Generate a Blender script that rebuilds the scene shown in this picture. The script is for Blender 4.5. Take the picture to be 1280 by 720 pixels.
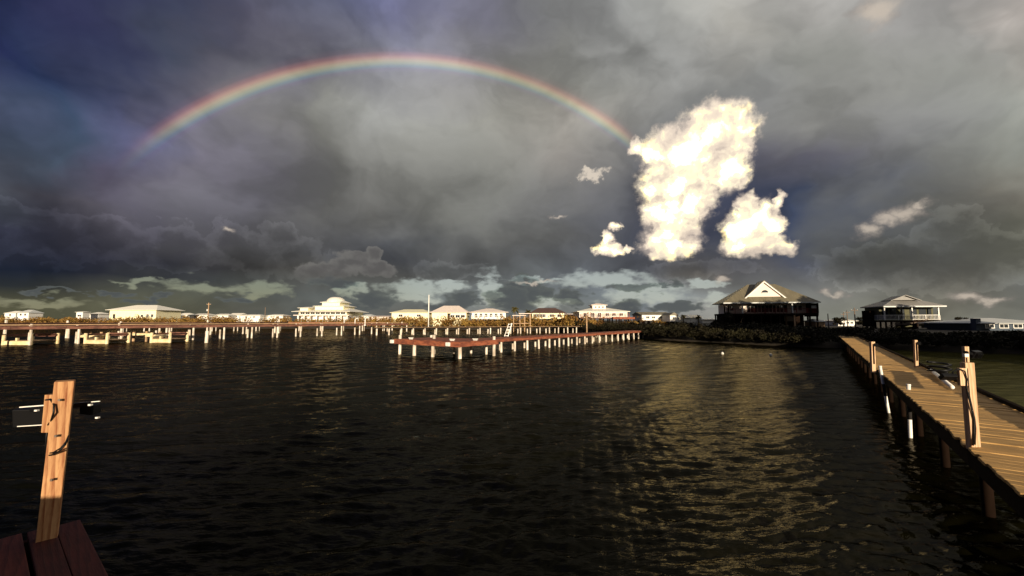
import bpy, bmesh, math, random
import numpy as np
from mathutils import Vector, Matrix, noise as mnoise

for o in list(bpy.data.objects):
    bpy.data.objects.remove(o)
scene = bpy.context.scene
COL = scene.collection
R = math.radians

# ------------------------------------------------------------------ camera
FPX = 505.0                       # focal length in photo pixels (1280 wide)
HOR = 400.5                       # photo row of the horizon
PITCH = math.atan((HOR - 360.0) / FPX)
CAMZ = 2.70                       # above the water
cam_d = bpy.data.cameras.new("camera")
cam_d.sensor_width = 36.0
cam_d.lens = FPX / 1280.0 * 36.0
cam_d.clip_start = 0.05
cam_d.clip_end = 60000.0
cam = bpy.data.objects.new("camera", cam_d)
COL.objects.link(cam)
cam.location = (0.0, 0.0, CAMZ)
cam.rotation_euler = (math.pi / 2 + PITCH, 0.0, 0.0)
scene.camera = cam

EXPO = 0.6
scene.view_settings.view_transform = 'Standard'
scene.view_settings.look = 'None'
scene.view_settings.exposure = EXPO
scene.view_settings.gamma = 1.0
scene.view_settings.use_curve_mapping = False

# sun stands behind the camera; the rainbow (42 degrees round the antisolar point) fixes its direction
ANTI_AZ, SUN_EL = -10.5, 8.5
sun_az = R(ANTI_AZ + 180.0)
to_sun = Vector((math.sin(sun_az) * math.cos(R(SUN_EL)), math.cos(sun_az) * math.cos(R(SUN_EL)), math.sin(R(SUN_EL))))


def ray(px, py):
    """direction of a photo pixel in world space"""
    x = (px - 640.0) / FPX
    y = (360.0 - py) / FPX
    c, s = math.cos(PITCH), math.sin(PITCH)
    return Vector((x, c - s * y, s + c * y))


def azel(px, py):
    d = ray(px, py).normalized()
    return math.degrees(math.atan2(d.x, d.y)), math.degrees(math.asin(d.z))


def lin(v):
    v = v / 255.0
    return v / 12.92 if v <= 0.04045 else ((v + 0.055) / 1.055) ** 2.4


def srgb(r, g, b, a=1.0):
    return (lin(r), lin(g), lin(b), a)


def skycol(r, g, b, k=1.0):
    """colour of a piece of sky as seen in the picture, undone by the exposure"""
    s = k / (2.0 ** EXPO)
    return (lin(r) * s, lin(g) * s, lin(b) * s, 1.0)


# ------------------------------------------------------------------ node helper
class NT:
    def __init__(self, tree):
        self.t = tree
        self.n = tree.nodes
        self.l = tree.links

    def node(self, kind, **kw):
        nd = self.n.new(kind)
        for k, v in kw.items():
            setattr(nd, k, v)
        return nd

    def put(self, sock, v):
        if v is None:
            return
        if hasattr(v, 'is_output'):
            self.l.new(v, sock)
        else:
            sock.default_value = v

    def m(self, op, a, b=None, c=None, clamp=False):
        nd = self.node('ShaderNodeMath', operation=op)
        nd.use_clamp = clamp
        self.put(nd.inputs[0], a)
        self.put(nd.inputs[1], b)
        if c is not None:
            self.put(nd.inputs[2], c)
        return nd.outputs[0]

    def v(self, op, a, b=None, c=None, scale=None):
        nd = self.node('ShaderNodeVectorMath', operation=op)
        self.put(nd.inputs[0], a)
        if b is not None:
            self.put(nd.inputs[1], b)
        if c is not None:
            self.put(nd.inputs[2], c)
        if scale is not None:
            self.put(nd.inputs['Scale'], scale)
        return nd.outputs['Value'] if op in ('LENGTH', 'DOT_PRODUCT', 'DISTANCE') else nd.outputs[0]

    def xyz(self, x, y, z):
        nd = self.node('ShaderNodeCombineXYZ')
        for i, q in enumerate((x, y, z)):
            self.put(nd.inputs[i], q)
        return nd.outputs[0]

    def sep(self, vec):
        nd = self.node('ShaderNodeSeparateXYZ')
        self.put(nd.inputs[0], vec)
        return nd.outputs

    def step(self, v, a, b, lo=0.0, hi=1.0, smooth=True):
        nd = self.node('ShaderNodeMapRange')
        nd.interpolation_type = 'SMOOTHSTEP' if smooth else 'LINEAR'
        nd.clamp = True
        self.put(nd.inputs['Value'], v)
        nd.inputs['From Min'].default_value = a
        nd.inputs['From Max'].default_value = b
        nd.inputs['To Min'].default_value = lo
        nd.inputs['To Max'].default_value = hi
        return nd.outputs[0]

    def mix(self, f, a, b, mode='MIX'):
        nd = self.node('ShaderNodeMixRGB', blend_type=mode)
        self.put(nd.inputs[0], f)
        self.put(nd.inputs[1], a)
        self.put(nd.inputs[2], b)
        return nd.outputs[0]

    def noise(self, vec, scale, detail=4.0, rough=0.55, lac=2.0, dist=0.0, color=False):
        nd = self.node('ShaderNodeTexNoise')
        self.put(nd.inputs['Vector'], vec)
        nd.inputs['Scale'].default_value = scale
        nd.inputs['Detail'].default_value = detail
        nd.inputs['Roughness'].default_value = rough
        nd.inputs['Lacunarity'].default_value = lac
        nd.inputs['Distortion'].default_value = dist
        return nd.outputs['Color' if color else 'Fac']

    def ramp(self, fac, stops, interp='LINEAR'):
        nd = self.node('ShaderNodeValToRGB')
        cr = nd.color_ramp
        cr.interpolation = interp
        while len(cr.elements) > 1:
            cr.elements.remove(cr.elements[-1])
        cr.elements[0].position = stops[0][0]
        cr.elements[0].color = stops[0][1]
        for p, c in stops[1:]:
            e = cr.elements.new(p)
            e.color = c
        self.put(nd.inputs[0], fac)
        return nd.outputs[0]


# ------------------------------------------------------------------ world: storm clouds, cumulus and rainbow by direction
world = bpy.data.worlds.new("World")
scene.world = world
world.use_nodes = True
wt = world.node_tree
wt.nodes.clear()
W = NT(wt)

SKY_X = [0, 50, 100, 150, 200, 300, 400, 500, 600, 700, 800, 900, 1000, 1100, 1200, 1280]
SKY = {
    0: [(38, 52, 90), (52, 58, 92), (64, 64, 92), (56, 58, 90), (56, 62, 86), (92, 92, 113), (105, 108, 130), (125, 125, 160), (120, 118, 135), (128, 126, 127), (138, 137, 132), (160, 157, 148), (165, 160, 152), (158, 154, 147), (148, 145, 140), (192, 180, 170)],
    40: [(52, 58, 105), (60, 60, 98), (66, 62, 92), (58, 60, 88), (62, 66, 88), (85, 82, 95), (108, 105, 118), (115, 115, 128), (118, 115, 125), (132, 131, 126), (155, 153, 146), (165, 158, 145), (138, 136, 130), (146, 142, 137), (140, 138, 133), (180, 172, 160)],
    80: [(58, 58, 95), (46, 62, 98), (66, 66, 95), (62, 66, 92), (66, 74, 90), (85, 83, 92), (112, 110, 115), (132, 130, 130), (128, 124, 124), (145, 144, 138), (148, 146, 140), (148, 147, 143), (130, 129, 121), (136, 134, 126), (138, 136, 128), (170, 165, 155)],
    120: [(98, 108, 130), (80, 95, 125), (62, 78, 105), (68, 74, 100), (72, 75, 92), (90, 86, 96), (134, 132, 124), (150, 149, 143), (135, 132, 124), (142, 138, 126), (132, 130, 124), (126, 125, 121), (134, 131, 123), (134, 133, 126), (138, 137, 128), (160, 160, 148)],
    160: [(62, 66, 88), (70, 88, 106), (80, 95, 125), (104, 104, 134), (124, 117, 137), (113, 108, 112), (118, 116, 108), (138, 136, 130), (132, 130, 120), (154, 146, 135), (125, 122, 118), (122, 120, 118), (130, 128, 124), (132, 130, 126), (136, 136, 128), (150, 152, 142)],
    200: [(102, 114, 122), (85, 95, 110), (78, 76, 98), (98, 91, 112), (112, 106, 118), (95, 92, 98), (105, 103, 98), (118, 116, 109), (120, 118, 110), (128, 122, 115), (96, 96, 98), (88, 86, 96), (92, 90, 100), (118, 117, 112), (125, 124, 116), (135, 134, 122)],
    240: [(82, 80, 88), (82, 80, 88), (86, 82, 90), (112, 106, 113), (100, 96, 105), (101, 98, 105), (105, 103, 98), (112, 110, 104), (112, 111, 104), (105, 104, 102), (88, 88, 95), (72, 74, 90), (70, 78, 97), (103, 102, 101), (112, 110, 102), (130, 122, 108)],
    280: [(52, 55, 72), (64, 63, 74), (72, 70, 78), (78, 75, 83), (82, 79, 88), (92, 90, 92), (98, 96, 94), (100, 98, 94), (108, 107, 100), (98, 97, 95), (80, 82, 92), (68, 70, 84), (68, 77, 98), (96, 95, 92), (95, 94, 84), (118, 115, 100)],
    310: [(48, 52, 66), (56, 56, 68), (64, 62, 70), (68, 66, 73), (72, 70, 76), (88, 86, 84), (88, 88, 90), (72, 76, 86), (98, 97, 93), (98, 97, 95), (80, 82, 90), (78, 78, 82), (68, 74, 92), (98, 97, 90), (95, 94, 84), (118, 116, 102)],
    335: [(34, 42, 58), (38, 44, 58), (44, 46, 60), (48, 49, 60), (52, 53, 60), (68, 66, 64), (85, 82, 76), (86, 84, 80), (92, 92, 90), (92, 94, 97), (88, 88, 90), (96, 90, 82), (80, 82, 90), (96, 95, 88), (100, 98, 88), (118, 116, 104)],
    350: [(38, 45, 55), (42, 46, 55), (46, 48, 55), (56, 58, 62), (66, 68, 68), (82, 84, 80), (86, 84, 79), (98, 98, 93), (108, 110, 107), (108, 112, 114), (98, 101, 105), (98, 95, 88), (98, 98, 98), (112, 110, 102), (122, 118, 106), (120, 122, 118)],
    370: [(90, 88, 68), (98, 96, 74), (103, 101, 78), (106, 104, 84), (108, 108, 88), (98, 100, 92), (90, 92, 88), (104, 108, 102), (118, 123, 121), (120, 124, 122), (118, 125, 128), (130, 132, 128), (122, 120, 112), (125, 122, 110), (136, 129, 114), (125, 126, 118)],
    390: [(95, 92, 68), (98, 95, 72), (100, 98, 76), (100, 97, 76), (98, 95, 76), (94, 91, 80), (92, 94, 88), (106, 104, 97), (120, 120, 114), (126, 126, 118), (118, 122, 124), (136, 132, 122), (125, 124, 112), (122, 120, 105), (125, 120, 105), (120, 120, 110)],
}
SKY_Y = sorted(SKY)


def table(px, py):
    px = min(max(px, SKY_X[0]), SKY_X[-1])
    py = min(max(py, SKY_Y[0]), SKY_Y[-1])
    i = max(k for k in range(len(SKY_X) - 1) if SKY_X[k] <= px)
    j = max(k for k in range(len(SKY_Y) - 1) if SKY_Y[k] <= py)
    u = (px - SKY_X[i]) / (SKY_X[i + 1] - SKY_X[i])
    v = (py - SKY_Y[j]) / (SKY_Y[j + 1] - SKY_Y[j])
    out = []
    for c in range(3):
        a = SKY[SKY_Y[j]][i][c] * (1 - u) + SKY[SKY_Y[j]][i + 1][c] * u
        b = SKY[SKY_Y[j + 1]][i][c] * (1 - u) + SKY[SKY_Y[j + 1]][i + 1][c] * u
        out.append(a * (1 - v) + b * v)
    return out


def pixel_of(az, el):
    az, el = R(az), R(el)
    d = Vector((math.sin(az) * math.cos(el), math.cos(az) * math.cos(el), math.sin(el)))
    c, s = math.cos(PITCH), math.sin(PITCH)
    fwd = d.y * c + d.z * s
    up = -d.y * s + d.z * c
    return 640 + FPX * d.x / fwd, 360 - FPX * up / fwd


tc = W.node('ShaderNodeTexCoord').outputs['Generated']
D = W.v('NORMALIZE', tc)
dx, dy, dz = W.sep(D)
hyp = W.m('SQRT', W.m('ADD', W.m('MULTIPLY', dx, dx), W.m('ADD', W.m('MULTIPLY', dy, dy), 1e-6)))
AZ = W.m('MULTIPLY', W.m('ARCTAN2', dx, dy), 57.29578)
AZF = W.m('MULTIPLY', W.m('ARCSINE', W.m('DIVIDE', dx, hyp)), 57.29578)
EL = W.m('MULTIPLY', W.m('ARCSINE', dz), 57.29578)
FLAT = W.v('MULTIPLY', D, (1.0, 1.0, 1.35))
# large soft distortion so that no border of the cloud deck is straight
wc = W.v('SUBTRACT', W.noise(FLAT, 4.0, 4.0, 0.52, color=True), (0.5, 0.5, 0.5))
wx, wy, wz = W.sep(wc)
elw_amt = W.step(EL, 2.0, 14.0, 1.2, 11.0)
azw = W.m('MULTIPLY_ADD', wx, 22.0, AZF)
elw = W.m('MULTIPLY_ADD', wy, elw_amt, EL)

rows = [0.4, 1.6, 3.2, 4.6, 6.2, 8.5, 11.5, 15.0, 19.0, 23.0, 27.5, 32.0, 38.0]
fac = W.m('MULTIPLY_ADD', azw, 1 / 110.0, 0.5)
col = None
for i, e in enumerate(rows):
    stops = []
    for a in np.linspace(-55, 55, 24):
        px, py = pixel_of(a, e)
        tc_ = skycol(*table(px, py))
        kc = ((0.3 * tc_[0] + 0.6 * tc_[1] + 0.1 * tc_[2]) / 0.13) ** 0.22
        stops.append(((a + 55) / 110.0, tuple(c * f for c, f in zip(tc_, (0.98 * kc, 1.01 * kc, 1.06 * kc, 1.0)))))
    rc = W.ramp(fac, stops, 'LINEAR')
    if col is None:
        col = rc
    else:
        col = W.mix(W.step(elw, rows[i - 1], e, smooth=False), col, rc)

# billows: darker and lighter lumps inside the deck
b1 = W.noise(W.v('MULTIPLY_ADD', wc, (0.35, 0.35, 0.35), FLAT), 3.6, 5.0, 0.48)
b2 = W.noise(W.v('MULTIPLY_ADD', wc, (0.5, 0.5, 0.5), W.v('MULTIPLY', D, (1.0, 1.0, 1.6))), 7.0, 4.0, 0.5)
lum = W.m('ADD', W.step(b1, 0.32, 0.68, -0.24, 0.24), W.step(b2, 0.3, 0.7, -0.12, 0.12))
col = W.v('SCALE', col, scale=W.m('ADD', lum, 1.0))

# coordinates in tens of degrees, for clouds with an outline
P0 = W.xyz(W.m('MULTIPLY', AZ, 0.1), W.m('MULTIPLY', EL, 0.1), 0.0)
fine = W.v('SUBTRACT', W.noise(P0, 5.0, 7.0, 0.56, color=True), (0.5, 0.5, 0.5))
P1 = W.v('MULTIPLY_ADD', fine, (0.34, 0.27, 0.0), P0)
fineE = W.v('SUBTRACT', W.noise(W.v('MULTIPLY', P0, (1.0, 2.0, 1.0)), 4.6, 4.0, 0.5, color=True), (0.5, 0.5, 0.5))
P2 = W.v('MULTIPLY_ADD', fineE, (0.7, 0.30, 0.0), P0)
fx, fy, fz = W.sep(fineE)


def blobs(P, items):
    """union of ellipses given by their place in the sky: (px, py, rx, ry)"""
    best = None
    for cx, cy, rx, ry in items:
        a0, e0 = azel(cx, cy)
        ra = (azel(cx + rx, cy)[0] - azel(cx - rx, cy)[0]) / 2
        re = (azel(cx, cy - ry)[1] - azel(cx, cy + ry)[1]) / 2
        q = W.v('MULTIPLY_ADD', P, (10 / ra, 10 / re, 0.0), (-a0 / ra, -e0 / re, 0.0))
        f = W.m('SUBTRACT', 1.0, W.v('LENGTH', q))
        best = f if best is None else W.m('SMOOTH_MAX', best, f, 0.12)
    return best


# clear gaps low over the horizon: the sky texture shows through them
gap = blobs(P2, [(178, 352, 30, 4), (245, 357, 52, 9), (330, 362, 45, 9), (40, 378, 90, 7), 
                 (440, 362, 20, 8), (522, 360, 48, 11), (560, 356, 26, 6), (612, 362, 16, 26), (520, 372, 35, 7),
                 (690, 378, 30, 8), (665, 350, 40, 4), (755, 350, 70, 11), (805, 366, 62, 14), (885, 355, 26, 5), (890, 372, 26, 8)])
gapm = W.m('MULTIPLY', W.step(W.m('MULTIPLY_ADD', fz, 1.2, gap), -0.15, 0.62), W.step(EL, 26.0, 14.0))
dark = blobs(P2, [(792, 360, 36, 8), (830, 356, 18, 5), (640, 374, 38, 22), (668, 365, 22, 18), (708, 372, 24, 12), (580, 376, 24, 14),
                  (556, 384, 30, 9), (782, 384, 30, 11), (745, 388, 24, 9), (848, 384, 40, 8), (465, 378, 30, 16), (420, 352, 34, 10),
                  (130, 366, 26, 4), (180, 374, 30, 4), (210, 370, 22, 4), (60, 366, 34, 4), (300, 372, 24, 6), (650, 355, 20, 12)])
darkm = W.step(W.m('MULTIPLY_ADD', fz, -0.9, dark), -0.06, 0.36, 0.0, 0.9)
darkc = W.mix(W.step(W.m('ADD', dark, W.m('MULTIPLY', wx, 0.9)), 0.0, 0.75), skycol(94, 98, 95), skycol(80, 84, 85))

bank = blobs(P1, [(-60, 300, 120, 46), (60, 300, 80, 34), (20, 268, 60, 22), (150, 302, 70, 36), (225, 306, 64, 32), (300, 312, 62, 34), (372, 322, 52, 28), (350, 296, 34, 18),
                  (560, 338, 60, 12), (1130, 330, 110, 40), (1230, 322, 90, 46), (870, 338, 70, 14), (1180, 290, 60, 34)])
lump = W.noise(W.v('MULTIPLY_ADD', fine, (0.35, 0.35, 0.0), P0), 2.6, 5.0, 0.55)
bankv = W.m('ADD', bank, W.step(lump, 0.3, 0.7, -0.35, 0.35))
bankf = W.step(bankv, 0.05, 0.75, 1.30, 0.84)
bankf = W.m('ADD', W.m('MULTIPLY', W.m('SUBTRACT', bankf, 1.0), W.step(bankv, -0.02, 0.12)), 1.0)
col = W.v('SCALE', col, scale=bankf)

# grey cauliflower heads in front of the dark deck
head = blobs(P1, [(443, 326, 26, 16), (466, 318, 14, 12), (424, 334, 26, 12), (472, 336, 26, 12), (400, 340, 40, 14)])
headm = W.m('MULTIPLY', W.step(head, 0.0, 0.22), W.step(EL, 4.4, 7.0, 0.0, 0.85))
headc = W.mix(W.step(W.m('MULTIPLY_ADD', fz, 1.2, head), 0.0, 0.8), skycol(116, 114, 111), skycol(94, 92, 91))
pale = blobs(P1, [(1130, 266, 34, 14), (1152, 258, 20, 9), (1085, 286, 20, 14), (1110, 274, 26, 12), (1100, 14, 44, 30), (282, 287, 9, 6),
                  (1215, 371, 34, 10), (1240, 376, 26, 8), (1040, 366, 26, 7), (700, 270, 12, 3), (905, 352, 16, 8), (668, 352, 36, 3)])
palem = W.step(W.m('MULTIPLY_ADD', fz, 1.4, pale), -0.15, 0.95, 0.0, 0.75)
palec = W.mix(W.step(pale, 0.0, 0.8), skycol(140, 130, 124), skycol(206, 192, 176))

# tall sunlit cumulus
cum = blobs(P1, [(893, 163, 58, 42), (922, 174, 26, 46), (852, 186, 62, 36), (906, 210, 36, 36), (846, 226, 56, 46), (866, 248, 38, 34), (838, 268, 44, 34), (838, 292, 42, 30),
                 (836, 308, 46, 18), (797, 184, 14, 12), (822, 190, 26, 20),
                 (762, 311, 22, 11), (758, 298, 10, 14), (770, 284, 10, 8), (784, 308, 8, 6),
                 (943, 306, 50, 19), (938, 284, 42, 32), (934, 260, 18, 24), (962, 276, 20, 30), (974, 253, 9, 20), (966, 310, 30, 13)])
wisp = blobs(P1, [(741, 219, 24, 11), (735, 215, 12, 7), (923, 228, 9, 7)])
fq = W.noise(P0, 11.0, 5.0, 0.6)
cumn = W.m('ADD', cum, W.step(fq, 0.3, 0.7, -0.06, 0.06))
cumm = W.step(cumn, -0.06, 0.34)
wispm = W.step(W.m('ADD', wisp, W.step(fq, 0.3, 0.7, -0.35, 0.35)), 0.05, 0.75, 0.0, 0.85)
puff = W.noise(W.v('MULTIPLY_ADD', fine, (0.25, 0.25, 0.0), P0), 3.0, 6.0, 0.52)
puff_off = W.noise(W.v('ADD', W.v('MULTIPLY_ADD', fine, (0.25, 0.25, 0.0), P0), (0.06, -0.11, 0.0)), 3.0, 6.0, 0.52)
relief = W.m('MULTIPLY', W.m('SUBTRACT', puff_off, puff), -0.75)
cin = W.m('ADD', W.m('MULTIPLY', cumn, 0.62), W.m('ADD', relief, W.step(puff, 0.34, 0.66, -0.10, 0.24)))
KE = 1.0 / (2.0 ** EXPO)
cumc = W.ramp(cin, [(0.0, skycol(158, 148, 142)), (0.08, skycol(204, 188, 174)), (0.2, skycol(240, 222, 200)), (0.32, (1.05 * KE, 0.91 * KE, 0.68 * KE, 1)), (0.48, (2.2 * KE, 1.7 * KE, 0.80 * KE, 1)), (0.72, (8.0 * KE, 6.0 * KE, 2.6 * KE, 1))])
# flat grey base under each tower
cumc = W.mix(W.step(EL, 7.6, 9.8, 0.45, 0.0), cumc, skycol(205, 190, 172))
cumc = W.mix(W.step(EL, 17.0, 25.0, 0.0, 0.5), cumc, skycol(246, 228, 210))

gapc = W.mix(W.step(AZ, -30.0, -8.0), skycol(126, 124, 104), skycol(182, 185, 180))
col = W.mix(W.m('MULTIPLY', gapm, 0.8), col, gapc)
col = W.mix(darkm, col, darkc)
col = W.mix(palem, col, palec)
col = W.mix(headm, col, headc)
col = W.mix(wispm, col, skycol(222, 208, 190))
col = W.mix(cumm, col, cumc)
cover = W.m('SUBTRACT', 1.0, W.m('MULTIPLY', gapm, 0.18))
for mk in (darkm, palem, headm, wispm, cumm):
    cover = W.m('MAXIMUM', cover, mk)

# rainbow: 42 degrees round the antisolar point, red outside, and the sky a little brighter within
anti = -to_sun
ang = W.m('MULTIPLY', W.m('ARCCOSINE', W.v('DOT_PRODUCT', D, tuple(anti))), 57.29578)
bow = W.ramp(W.m('MULTIPLY_ADD', ang, 1 / 6.4, -38.3 / 6.4), [
    (0.0, (0.034, 0.034, 0.032, 1)), (0.34, (0.042, 0.042, 0.042, 1)), (0.405, (0.050, 0.044, 0.066, 1)), (0.45, (0.055, 0.095, 0.105, 1)), (0.50, (0.15, 0.17, 0.10, 1)),
    (0.545, (0.23, 0.18, 0.09, 1)), (0.59, (0.23, 0.11, 0.06, 1)), (0.635, (0.125, 0.035, 0.022, 1)), (0.70, (0.02, 0.004, 0.004, 1)), (0.78, (0, 0, 0, 1)), (1.0, (0, 0, 0, 1))])
bmask = W.m('MULTIPLY', W.step(AZ, -45.5, -39.0), W.step(AZ, 18.5, 14.5))
bmask = W.m('MULTIPLY', bmask, W.step(EL, 8.0, 17.0))
bmask = W.m('MULTIPLY', bmask, W.step(b1, 0.3, 0.62, 0.72, 1.05))
bmask = W.m('MULTIPLY', bmask, W.step(cumm, 0.0, 1.0, 1.0, 0.0))
col = W.v('ADD', col, W.v('SCALE', bow, scale=W.m('MULTIPLY', bmask, 0.80)))

sky = W.node('ShaderNodeTexSky', sky_type='NISHITA')
sky.sun_disc = False
sky.sun_elevation = R(SUN_EL)
sky.sun_rotation = sun_az
sky.air_density = 1.0
sky.dust_density = 0.5
sky.ozone_density = 2.0
bg_sky = W.node('ShaderNodeBackground')
W.l.new(sky.outputs[0], bg_sky.inputs[0])
bg_sky.inputs[1].default_value = 0.075
bg_cl = W.node('ShaderNodeBackground')
W.l.new(col, bg_cl.inputs[0])
bg_cl.inputs[1].default_value = 1.0
mx = W.node('ShaderNodeMixShader')
W.l.new(cover, mx.inputs[0])
W.l.new(bg_sky.outputs[0], mx.inputs[1])
W.l.new(bg_cl.outputs[0], mx.inputs[2])
wo = W.node('ShaderNodeOutputWorld')
W.l.new(mx.outputs[0], wo.inputs[0])
world.cycles.sampling_method = 'MANUAL'
world.cycles.sample_map_resolution = 512

sun_d = bpy.data.lights.new("sun", 'SUN')
sun_d.energy = 5.0
sun_d.angle = R(0.5)
sun_d.color = (1.0, 0.83, 0.62)
sun = bpy.data.objects.new("sun", sun_d)
COL.objects.link(sun)
sun.location = to_sun * 200
sun.rotation_euler = to_sun.to_track_quat('Z', 'Y').to_euler()

# ------------------------------------------------------------------ places
def at(px, py, z):
    d = ray(px, py)
    return Vector((0, 0, CAMZ)) + d * ((z - CAMZ) / d.z)


def atd(px, py, depth):
    d = ray(px, py)
    return Vector((0, 0, CAMZ)) + d * (depth / d.y)


def zrow(py, depth):
    """height of a thing seen at photo row py and standing at that depth (near the picture's middle column)"""
    d = ray(640, py)
    return CAMZ + d.z * depth / d.y


ANG = R(37.3)                                     # heading of all the piers on this shore
LX = Vector((math.cos(ANG), -math.sin(ANG), 0))
LY = Vector((math.sin(ANG), math.cos(ANG), 0))


def L2W(x, y, z=0.0):
    return LX * x + LY * y + Vector((0, 0, z))


def W2L(v):
    return v.dot(LX), v.dot(LY)


# ------------------------------------------------------------------ mesh builder
class MB:
    def __init__(self):
        self.v, self.f = [], []

    def quadbox(self, pts):
        b = len(self.v)
        self.v += [tuple(p) for p in pts]
        for q in ((0, 3, 2, 1), (4, 5, 6, 7), (0, 1, 5, 4), (1, 2, 6, 5), (2, 3, 7, 6), (3, 0, 4, 7)):
            self.f.append(tuple(b + i for i in q))
        return self

    def box(self, x0, x1, y0, y1, z0, z1):
        return self.quadbox([(x0, y0, z0), (x1, y0, z0), (x1, y1, z0), (x0, y1, z0), (x0, y0, z1), (x1, y0, z1), (x1, y1, z1), (x0, y1, z1)])

    def cbox(self, c, s, rz=0.0):
        m = Matrix.Rotation(rz, 3, 'Z')
        pts = []
        for dz in (-1, 1):
            for dx_, dy_ in ((-1, -1), (1, -1), (1, 1), (-1, 1)):
                pts.append(Vector(c) + m @ Vector((dx_ * s[0] / 2, dy_ * s[1] / 2, dz * s[2] / 2)))
        return self.quadbox(pts)

    def beam(self, a, b, w, h):
        """square bar from a to b"""
        a, b = Vector(a), Vector(b)
        d = (b - a).normalized()
        up = Vector((0, 0, 1)) if abs(d.z) < 0.95 else Vector((0, 1, 0))
        s = d.cross(up).normalized() * (w / 2)
        u = s.cross(d).normalized() * (h / 2)
        return self.quadbox([a - s - u, a + s - u, b + s - u, b - s - u, a - s + u, a + s + u, b + s + u, b - s + u])

    def tube(self, pts, r, n=8, cap=True):
        pts = [Vector(p) for p in pts]
        rr = r if isinstance(r, (list, tuple)) else [r] * len(pts)
        base = len(self.v)
        prev = None
        for i, p in enumerate(pts):
            t = (pts[min(i + 1, len(pts) - 1)] - pts[max(i - 1, 0)]).normalized()
            if prev is None:
                s = t.cross(Vector((0, 0, 1)) if abs(t.z) < 0.9 else Vector((1, 0, 0))).normalized()
            else:
                s = (prev - t * prev.dot(t)).normalized()
            prev = s
            u = t.cross(s)
            for k in range(n):
                a = 2 * math.pi * k / n
                self.v.append(tuple(p + (s * math.cos(a) + u * math.sin(a)) * rr[i]))
        for i in range(len(pts) - 1):
            for k in range(n):
                a = base + i * n + k
                b = base + i * n + (k + 1) % n
                self.f.append((a, b, b + n, a + n))
        if cap:
            self.f.append(tuple(base + k for k in reversed(range(n))))
            self.f.append(tuple(base + (len(pts) - 1) * n + k for k in range(n)))
        return self

    def poly(self, pts):
        b = len(self.v)
        self.v += [tuple(p) for p in pts]
        self.f.append(tuple(range(b, b + len(pts))))
        return self

    def slab(self, pts, t):
        """flat polygon with thickness t along its normal (outwards)"""
        P = [Vector(p) for p in pts]
        n = (P[1] - P[0]).cross(P[2] - P[0]).normalized() * t
        b = len(self.v)
        k = len(P)
        self.v += [tuple(p) for p in P] + [tuple(p + n) for p in P]
        self.f.append(tuple(b + i for i in reversed(range(k))))
        self.f.append(tuple(b + k + i for i in range(k)))
        for i in range(k):
            j = (i + 1) % k
            self.f.append((b + i, b + j, b + k + j, b + k + i))
        return self

    def mesh(self, name, mat, smooth=False, bevel=0.0):
        me = bpy.data.meshes.new(name)
        me.from_pydata(self.v, [], self.f)
        if bevel:
            bm = bmesh.new()
            bm.from_mesh(me)
            bmesh.ops.bevel(bm, geom=bm.edges[:], offset=bevel, segments=2, affect='EDGES', profile=0.6)
            bm.to_mesh(me)
            bm.free()
        me.materials.append(mat)
        if smooth:
            me.polygons.foreach_set('use_smooth', [True] * len(me.polygons))
        me.update()
        return me

    def build(self, name, mat, parent=None, smooth=False, bevel=0.0, loc=None):
        return place(name, self.mesh(name, mat, smooth, bevel), parent, loc)


def place(name, me, parent=None, loc=None, rot=None):
    o = bpy.data.objects.new(name, me)
    COL.objects.link(o)
    if parent is not None:
        o.parent = parent
    if loc is not None:
        o.location = loc
    if rot is not None:
        o.rotation_euler = rot
    return o


def tag(o, label=None, cat=None, group=None, kind=None):
    if label:
        o['label'] = label
    if cat:
        o['category'] = cat
    if group:
        o['group'] = group
    if kind:
        o['kind'] = kind
    return o


def thing(name, label, cat, loc=(0, 0, 0), rz=0.0, group=None):
    o = bpy.data.objects.new(name, None)
    COL.objects.link(o)
    o.empty_display_size = 0.3
    o.location = loc
    o.rotation_euler = (0, 0, rz)
    return tag(o, label, cat, group)


# ------------------------------------------------------------------ materials
def material(name, color, rough=0.7, var=0.25, scale=3.0, bump=0.0, color2=None, stretch=(1, 1, 1), spec=0.3, metal=0.0, detail=6.0, coords='Object'):
    m = bpy.data.materials.new(name)
    m.use_nodes = True
    t = m.node_tree
    t.nodes.clear()
    N = NT(t)
    out = N.node('ShaderNodeOutputMaterial')
    bs = N.node('ShaderNodeBsdfPrincipled')
    N.l.new(bs.outputs[0], out.inputs[0])
    co = N.node('ShaderNodeTexCoord').outputs[coords]
    info = N.node('ShaderNodeObjectInfo').outputs['Random']
    vec = N.v('ADD', N.v('MULTIPLY', co, stretch), N.xyz(N.m('MULTIPLY', info, 37.0), N.m('MULTIPLY', info, 11.0), 0.0))
    n = N.noise(vec, scale, detail, 0.6)
    c1 = (*color, 1.0)
    c2 = (*(color2 if color2 else tuple(c * (1 - var) for c in color)), 1.0)
    c = N.mix(N.step(n, 0.3, 0.7), c2, c1)
    c = N.v('SCALE', c, scale=N.m('MULTIPLY_ADD', info, 0.24, 0.88))
    N.l.new(c, bs.inputs['Base Color'])
    bs.inputs['Roughness'].default_value = rough
    bs.inputs['Specular IOR Level'].default_value = spec
    bs.inputs['Metallic'].default_value = metal
    if bump:
        b = N.node('ShaderNodeBump')
        b.inputs['Strength'].default_value = 0.6
        b.inputs['Distance'].default_value = bump
        N.l.new(N.noise(vec, scale * 2.2, 5.0, 0.6), b.inputs['Height'])
        N.l.new(b.outputs[0], bs.inputs['Normal'])
    return m


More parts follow.
